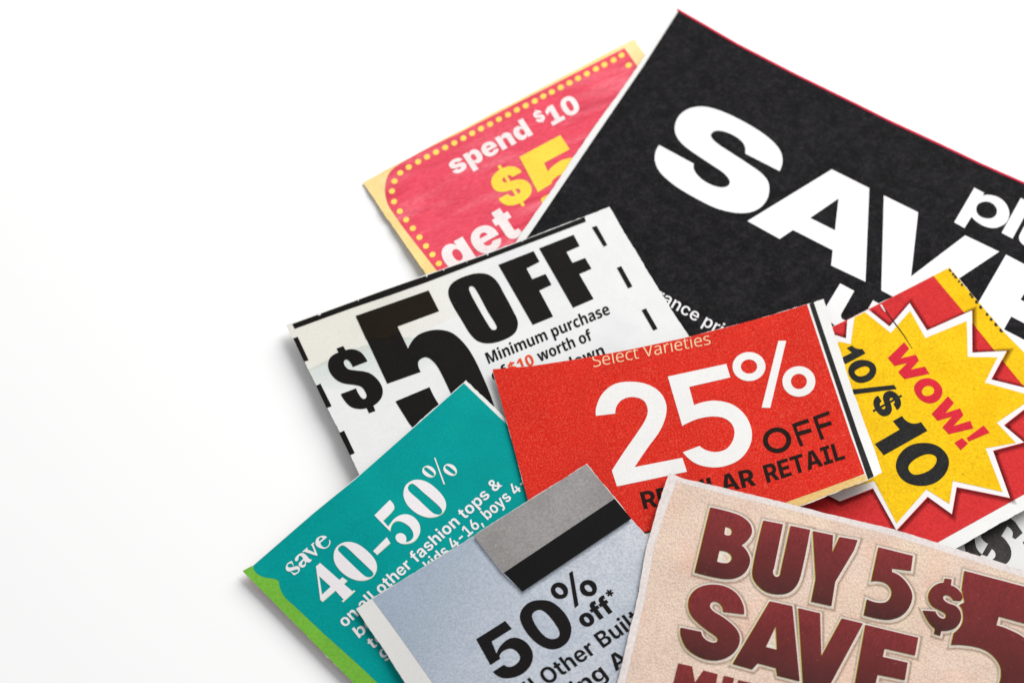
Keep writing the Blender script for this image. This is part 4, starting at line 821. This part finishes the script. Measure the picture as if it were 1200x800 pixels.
wow.ink('digit', [poly('307,590s 330,510s 400,445s 500,422s 600,440s 670,500s 690,570s 660,650s 590,710s 500,732s 400,715s 335,665s', *X), poly('397,605s 420,560s 480,520s 550,503s 598,525s 595,570s 555,615s 490,645s 430,648s', *X)], char_ink, 4, parent=pl)
wow.ink('tear', [poly('375,248 378,247 440,332 500,414 547,492 544,492 496,418 436,337', 960, 310, 5)], char_ink, 4, label='short dark tear running in from the upper edge')
wow.ink('tear', [poly('356,236 366,233 390,276 382,274', 960, 310, 5)], burst_white, 4, label='torn white paper at the start of the tear')

# ------------------------------------------------------------------ red coupon: 25% OFF
red_ink = paper_mat('orange_red_ink', srgb(228, 48, 33), srgb(192, 26, 18), .85, 2500, .05, 110, .35, contrast=(.36, .60), flecks=(srgb(246, 128, 100), 3600, .54, .36))
cream_edge = paper_mat('shaded_cream_margin', srgb(232, 198, 130), srgb(196, 156, 88), .6, 2000, .06)  # cream paper; the shade of its curled edge is painted in as tan
red_white = paper_mat('white_on_red', srgb(240, 239, 237), srgb(222, 218, 214), .4, 2200, .02, 200, .15)
red_black = paper_mat('black_on_red', srgb(30, 21, 18), srgb(58, 32, 26), .5, 2300, .15, 300, .2, contrast=(.42, .68))
cream_print = paper_mat('cream_print', srgb(246, 222, 180), srgb(240, 180, 140), .5, 2600)
out = [(577, 432.5), (622.5, 428.7), (680, 420), (735, 410), (800, 396.2), (860, 381), (905, 368.7), (946.5, 356), (965, 350), (999, 457), (1017, 506), (1033.7, 553), (1017, 562.3), (942, 591.5),
       (900, 605), (840, 618), (763, 636), (645, 662), (618, 583.7), (597.5, 507.5)]
red = Sheet('coupon', 'red coupon with white 25% and black OFF, white right margin with a black stripe', 'coupon', GROUP, out, h_red, red_white, back=news_back)
red.ink('color_field', [[(575, 430), (622.5, 426), (680, 417), (735, 407), (800, 393), (860, 378), (905, 366), (945, 354), (967, 421), (997, 510), (1013.3, 554.8), (966, 572.3), (919.6, 588.6),
                         (840, 606.5), (766, 621.2), (740, 627), (636, 650), (616, 583.4), (595.5, 507.3)]], red_ink, 1, clip=.12)
red.ink('bottom_margin', [[(1014, 555.5), (1016.5, 561.8), (942, 590.8), (900, 604.4), (840, 617.4), (800, 626), (800, 613), (840, 604), (919.6, 586.5), (966, 570)]], cream_edge, .5, label='cream strip along the lower right edge, its shade painted in as tan')
red.ink('bottom_line', [[(735, 627.4), (766.5, 620.8), (766.5, 622.4), (735, 629)]], red_black, 2)
red.ink('stripe', [[(948.5, 355.6), (953.6, 354), (970, 402.7), (1006.5, 510), (1024, 557.8), (1017.3, 561.2), (1000, 510), (970, 420.7)]], char_ink, 2, label='black stripe beside the right margin')
hl = red.group('headline', 'large white 25%')
red.ink('digit', [poly('92,335 95,280s 130,205s 200,150s 290,135s 390,150s 465,195s 503,265s 500,340s 465,425s 400,515s 318,635 598,580 625,662 215,748 185,655 260,540s 340,425s 385,350s 395,295s 370,245s 310,225s 250,238s 215,275s 205,322', 680, 420, 5)], red_white, 2, parent=hl)
Z = (780, 390, 4.7059)
red.ink('digit', [poly('12,240 335,170 357,245 130,297 157,398 210,380s 280,373s 370,395s 440,455s 475,540s 465,620s 410,695s 320,735s 235,738s 160,715s 95,657 187,622 230,648s 285,655s 340,635s 375,580s 375,520s 335,475s 270,460s 190,470s 135,490s 92,512', *Z)], red_white, 2, parent=hl)
sc = lambda cx, cy, rx, ry: ellipse(780 + cx / 4.7059, 390 + cy / 4.7059, rx / 4.7059, ry / 4.7059)
red.ink('percent_sign', [sc(460, 185, 91, 80), sc(460, 185, 45, 39), sc(735, 267, 91, 84), sc(735, 267, 44, 42), poly('622,43 665,43 577,413 530,411', *Z)], red_white, 2, parent=hl)
w2 = red.group('lettering', 'thin black word OFF')
c = (880 + 30.7, 470 + 45.5)
red.ink('letter', [ellipse(*c, 16.7, 15.0), ellipse(*c, 10.8, 9.7)], red_black, 2, parent=w2)
red.ink('letter', [poly('480,265 668,200 683,245 535,297 553,352 700,315 716,358 568,405 618,515 575,530', 880, 470, 10)], red_black, 2, parent=w2)
red.ink('letter', [poly('725,180 912,110 925,155 780,207 798,270 938,230 952,272 812,322 862,438 818,452', 880, 470, 10)], red_black, 2, parent=w2)
Z = (740, 520, 4.6154)
red.text('fine_print', 'REGULAR', 'caps', (68, 352), (676, 222), (-24, -91), .727, red_black, 2, origin=Z, label='bold black REGULAR')
red.text('fine_print', 'RETAIL', 'caps', (735, 210), (1158, 79), (-27, -93), .727, red_black, 2, origin=Z, label='bold black RETAIL')
red.text('fine_print', 'Select Varieties', 'light', (543, 800), (1092, 692), (-9, -54), .714, cream_print, 2, origin=(560, 230, 4), label='thin cream words Select Varieties')

# ------------------------------------------------------------------ grey coupon: 50% off
blue_ink = paper_mat('grey_blue_ink', srgb(166, 180, 196), srgb(142, 153, 168), .5, 2100, .04, 100, .15, ramp=srgb(218, 219, 224),
                     patches=[(srgb(158, 173, 190), 60, .5, .7, .5)], flecks=(srgb(206, 214, 224), 1800, .66, .5))
gray_ink = paper_mat('mid_grey_ink', srgb(152, 148, 146), srgb(122, 118, 117), .55, 2100, .07, 100, .15,
                     patches=[(srgb(172, 170, 170), 45, .45, .7, .5)], flecks=(srgb(186, 184, 182), 1700, .67, .5))
gray_margin = paper_mat('grey_white_margin', srgb(226, 225, 222), srgb(208, 206, 203), .3, 2200, .02)
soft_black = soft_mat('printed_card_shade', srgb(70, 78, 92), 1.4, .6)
deep_black = paper_mat('deep_black_ink', srgb(10, 9, 10), srgb(22, 21, 22), .5, 2000, .1, 200, .1, rough=.6, flecks=(srgb(120, 118, 116), 800, .765, .6))
type_black = paper_mat('type_black_ink', srgb(16, 14, 14), srgb(32, 28, 27), .5, 2000, .1, 200, .1, rough=.65)
out = [(687.5, 543), (720, 582), (740, 607), (762.6, 632.6), (830, 712), (830, 900), (540, 900), (475, 800), (445, 753.5), (417, 712.5), (436, 700.5), (540, 636.5), (596, 600.5)]
half = Sheet('coupon', 'grey blue coupon with black 50% off* under a grey and black printed block', 'coupon', GROUP, out, h_gray, gray_margin, back=news_back)
half.ink('color_field', [[(554.6, 627.8), (540, 637.2), (436.4, 701.2), (470, 747), (507.5, 800), (575, 899), (829, 899), (829, 712), (762, 632.8), (739.6, 607.6), (610, 690)]], blue_ink, 1, grad=(470, 690, 700, 790), label='grey blue field with a soft gradient')
half.ink('gray_block', [[(554.6, 627.5), (596, 601.2), (687.3, 543.9), (720, 583), (723, 588), (592, 675), (588.7, 670)]], gray_ink, 1.5, label='grey printed block at the top corner')
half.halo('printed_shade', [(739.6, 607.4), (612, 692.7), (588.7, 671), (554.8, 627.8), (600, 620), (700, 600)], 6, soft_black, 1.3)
half.ink('black_bar', [poly('155,402 555,135 615,207 222,470', 540, 540, 3.0769)], deep_black, 2, clip=True)
Z = (550, 660, 5.7143)
hl = half.group('headline', 'large black 50%')
half.ink('digit', [poly('45,505 240,382 285,435 150,520 182,600 215,542s 270,500s 330,498s 390,535s 425,600s 415,670s 365,730s 290,762s 215,762s 158,722 232,675 270,690s 315,670s 340,630s 320,590s 280,568s 235,580s 205,610s 208,635 142,678', *Z)], type_black, 2, parent=hl)
half.ink('digit', [poly('340,370s 350,310s 400,260s 470,243s 550,255s 630,320s 675,395s 683,455s 660,520s 600,565s 530,570s 450,530s 380,455s', *Z), poly('420,350s 440,318s 480,310s 525,340s 580,410s 605,465s 590,495s 545,503s 500,480s 450,420s', *Z)], type_black, 2, parent=hl)
half.ink('percent_sign', [poly('545,180s 560,140s 600,125s 640,140s 662,180s 650,220s 615,235s 570,225s', *Z), poly('576,174s 590,157s 617,168s 630,194s 617,207s 592,198s', *Z),
                          poly('740,165s 752,125s 795,108s 838,125s 855,165s 840,205s 800,217s 760,205s', *Z), poly('772,154s 790,140s 812,153s 823,177s 809,187s 787,180s', *Z), poly('668,62 692,48 732,277 706,298', *Z)], type_black, 2, parent=hl)
half.text('lettering', 'off', 'heavy', (775, 436), (978, 312), (-57, -75), .546, type_black, 2, origin=Z, label='black word off')
half.text('lettering', '*', 'heavy', (959, 260), (1001, 234), (-56, -71), .727, type_black, 2, origin=Z, label='small black asterisk')
half.text('fine_print', 'all Other Built', 'bold', (524, 814), (854, 594), (-69, -88), .727, type_black, 2, fit=(4, 8), origin=Z)
half.text('fine_print', 'thing A', 'bold', (732, 888), (1080, 654), (-69, -88), .727, type_black, 2, fit=(2, 6), origin=Z)

# ------------------------------------------------------------------ beige coupon: BUY 5 SAVE $5
A_BG = math.radians(-15)
beige_ink = paper_mat('beige_ink', srgb(240, 215, 198), srgb(206, 175, 155), .5, 2500, .05, 150, 1.0, stretch=(1.05, .6), dist=.00033, contrast=(.40, .66),
                      patches=[(srgb(240, 200, 178), 110, .48, .7, .7), (srgb(240, 220, 196), 70, .52, .72, .8)])
beige_white = paper_mat('beige_margin', srgb(236, 226, 222), srgb(206, 196, 194), .5, 1500, .03, 200, .8, stretch=(1.05, .6), dist=.0002)
maroon_ink = paper_mat('maroon_ink', srgb(142, 53, 55), srgb(98, 44, 42), .6, 2300, .08, 180, .6, stretch=(1.05, .4), dist=.00014, ramp=srgb(66, 42, 40), flecks=(srgb(180, 110, 100), 1700, .68, .45))
letter_edge = paper_mat('letter_outline', srgb(232, 226, 212), srgb(204, 196, 180), .45, 1600, .03, 200, .5)
yellow_fringe = paper_mat('yellow_fringe', srgb(214, 196, 60), None, .3)
magenta_fringe = paper_mat('magenta_fringe', srgb(170, 40, 80), None, .3)
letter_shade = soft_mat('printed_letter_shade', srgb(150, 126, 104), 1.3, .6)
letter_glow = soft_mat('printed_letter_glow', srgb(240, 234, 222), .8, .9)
out = [(783.8, 553.4), (801.7, 560.3), (850, 572), (917, 588), (975, 602.5), (1040, 618), (1062, 624.5), (1130, 645.5), (1200, 667.8), (1330, 708), (1330, 900), (697, 900), (723, 800), (733.7, 758), (748.6, 692), (757.9, 637.5), (771, 594)]
buy = Sheet('coupon', 'beige coupon with maroon BUY 5 SAVE $5, nearest and topmost of the pile', 'coupon', GROUP, out, h_beige, beige_white, back=news_back)
buy.ink('color_field', [poly('793,563 802,566.5 850,579 917,595 975,609 1040,625.5 1062,632 1130,653.5 1200,676 1329,716 1329,899 709,899 733,800 743,758 757.5,694 767,640 781,596')], beige_ink, 1, label='rough beige printed field')
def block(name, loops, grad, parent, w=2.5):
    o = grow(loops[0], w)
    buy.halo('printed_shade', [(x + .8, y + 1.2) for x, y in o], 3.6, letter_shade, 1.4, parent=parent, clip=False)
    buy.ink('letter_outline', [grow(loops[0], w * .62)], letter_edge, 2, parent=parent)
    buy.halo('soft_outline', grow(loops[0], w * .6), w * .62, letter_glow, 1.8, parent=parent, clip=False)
    for l in loops[1:]:                          # counters: a pale rim round a beige middle
        c = np.mean(l, axis=0)
        buy.ink('counter', [[tuple(c + (np.array(p) - c) * .45) for p in l]], beige_ink, 2.5, parent=parent)
    buy.ink('print_fringe', [[(x - 1.0, y + .25) for x, y in l] for l in loops], yellow_fringe, 3, parent=parent)
    buy.ink('print_fringe', [[(x + .45, y - .35) for x, y in l] for l in loops], magenta_fringe, 3.5, parent=parent)
    buy.ink(name, loops, maroon_ink, 4.5, parent=parent, grad=grad)
Z = (800, 580, 5.7143)
g1 = buy.group('headline', 'maroon BUY 5')
gd = (860, 605, 838, 686)
block('letter', [poly('185,82 330,118s 400,147s 450,195s 462,250s 435,300s 390,335 425,370s 450,430s 435,490s 395,535s 330,558s 250,555s 80,515', *Z), poly('283,210 318,220s 330,243s 315,268s 277,262', *Z), poly('245,370 297,378s 328,408s 320,440s 290,455s 228,445', *Z)], gd, g1)
block('letter', [poly('540,170 670,195 610,490 603,520s 620,545s 645,540s 655,512 722,205 852,232 800,490s 770,590s 720,645s 650,662s 570,650s 510,610s 470,550s 470,480s', *Z)], (912, 612, 893, 694), g1)
block('letter', [poly('872,240 1005,268 1000,385 1050,280 1170,301 1145,370 1020,580 995,740 860,710 890,560', *Z)], (972, 625, 952, 708), g1)
block('digit', [poly('262,140 530,207 515,322 365,303 368,335 430,365s 490,430s 525,510s 510,590s 460,660s 380,698s 300,702s 148,668 172,545 240,570s 310,570s 350,540s 365,485s 335,430s 280,405s 205,405', 990, 620, 6.6667)], (1045, 643, 1025, 722), g1)
g2 = buy.group('headline', 'maroon $5')
Z = (1060, 640, 5)
block('digit', [poly('350,143 800,262 775,470 552,408 537,462 600,482s 700,535s 800,640s 830,760s 780,900 480,900 550,810s 565,725s 540,665s 480,610s 390,582s 272,575 288,505 325,470s 342,430s 338,370s 320,342 352,325 335,250', *Z)], (1150, 665, 1115, 820), g2)
block('dollar_sign', [poly('235,187 275,193 270,228 310,250s 338,290s 330,318 285,315 265,290s 235,285s 225,305s 250,330s 300,350s 328,390s 325,440s 290,480s 215,492 208,522 172,510 178,480 140,440s 107,375 180,380 200,412s 230,422s 242,400s 220,380s 165,350s 140,310s 145,265s 180,225s 230,212', *Z)], (1112, 665, 1092, 735), g2, 2.1)
g3 = buy.group('headline', 'maroon word SAVE')
Z = (780, 670, 6.1538)
block('letter', [poly('565,303 555,230s 510,155s 430,105s 330,90s 240,110s 180,165s 163,240s 185,310s 240,370s 310,425s 365,465s 375,490s 355,508s 310,500s 270,470s 255,430 108,400 110,460s 150,545s 220,600s 310,632s 400,630s 480,590s 525,530s 532,460s 500,400s 420,330s 340,280s 318,245s 335,215s 375,215s 405,245s 415,285', *Z)], (845, 690, 826, 775), g3, 2.2)
block('letter', [poly('750,210 912,245 965,785 805,745 795,690 665,655 625,700 482,660', *Z), poly('795,385 722,540 803,560', *Z)], (920, 705, 898, 795), g3, 2.2)
Z = (930, 680, 6.6667)
block('letter', [poly('37,215 205,255 215,590 375,295 540,335 290,800 262,850 75,850', *Z)], (975, 718, 955, 805), g3, 2.2)
block('letter', [poly('560,345 972,445 947,582 710,528 695,595 890,640 868,775 655,732 640,800 820,850 800,960 460,900', *Z)], (1050, 735, 1025, 825), g3, 2.2)
g4 = buy.group('lettering', 'top of a cropped maroon line of capitals')
Z = (780, 670, 6.1538)
for s in ['92,655 192,678 212,792 272,707 376,733 350,890 250,865 262,840 215,890 140,860 135,800 120,880 40,860', '420,745 495,762 465,900 390,880', '522,775 620,797 640,850 690,815 760,832 680,960 520,930']:
    buy.ink('letter', [poly(s, *Z)], maroon_ink, 4.5, parent=g4, grad=(830, 780, 815, 860))
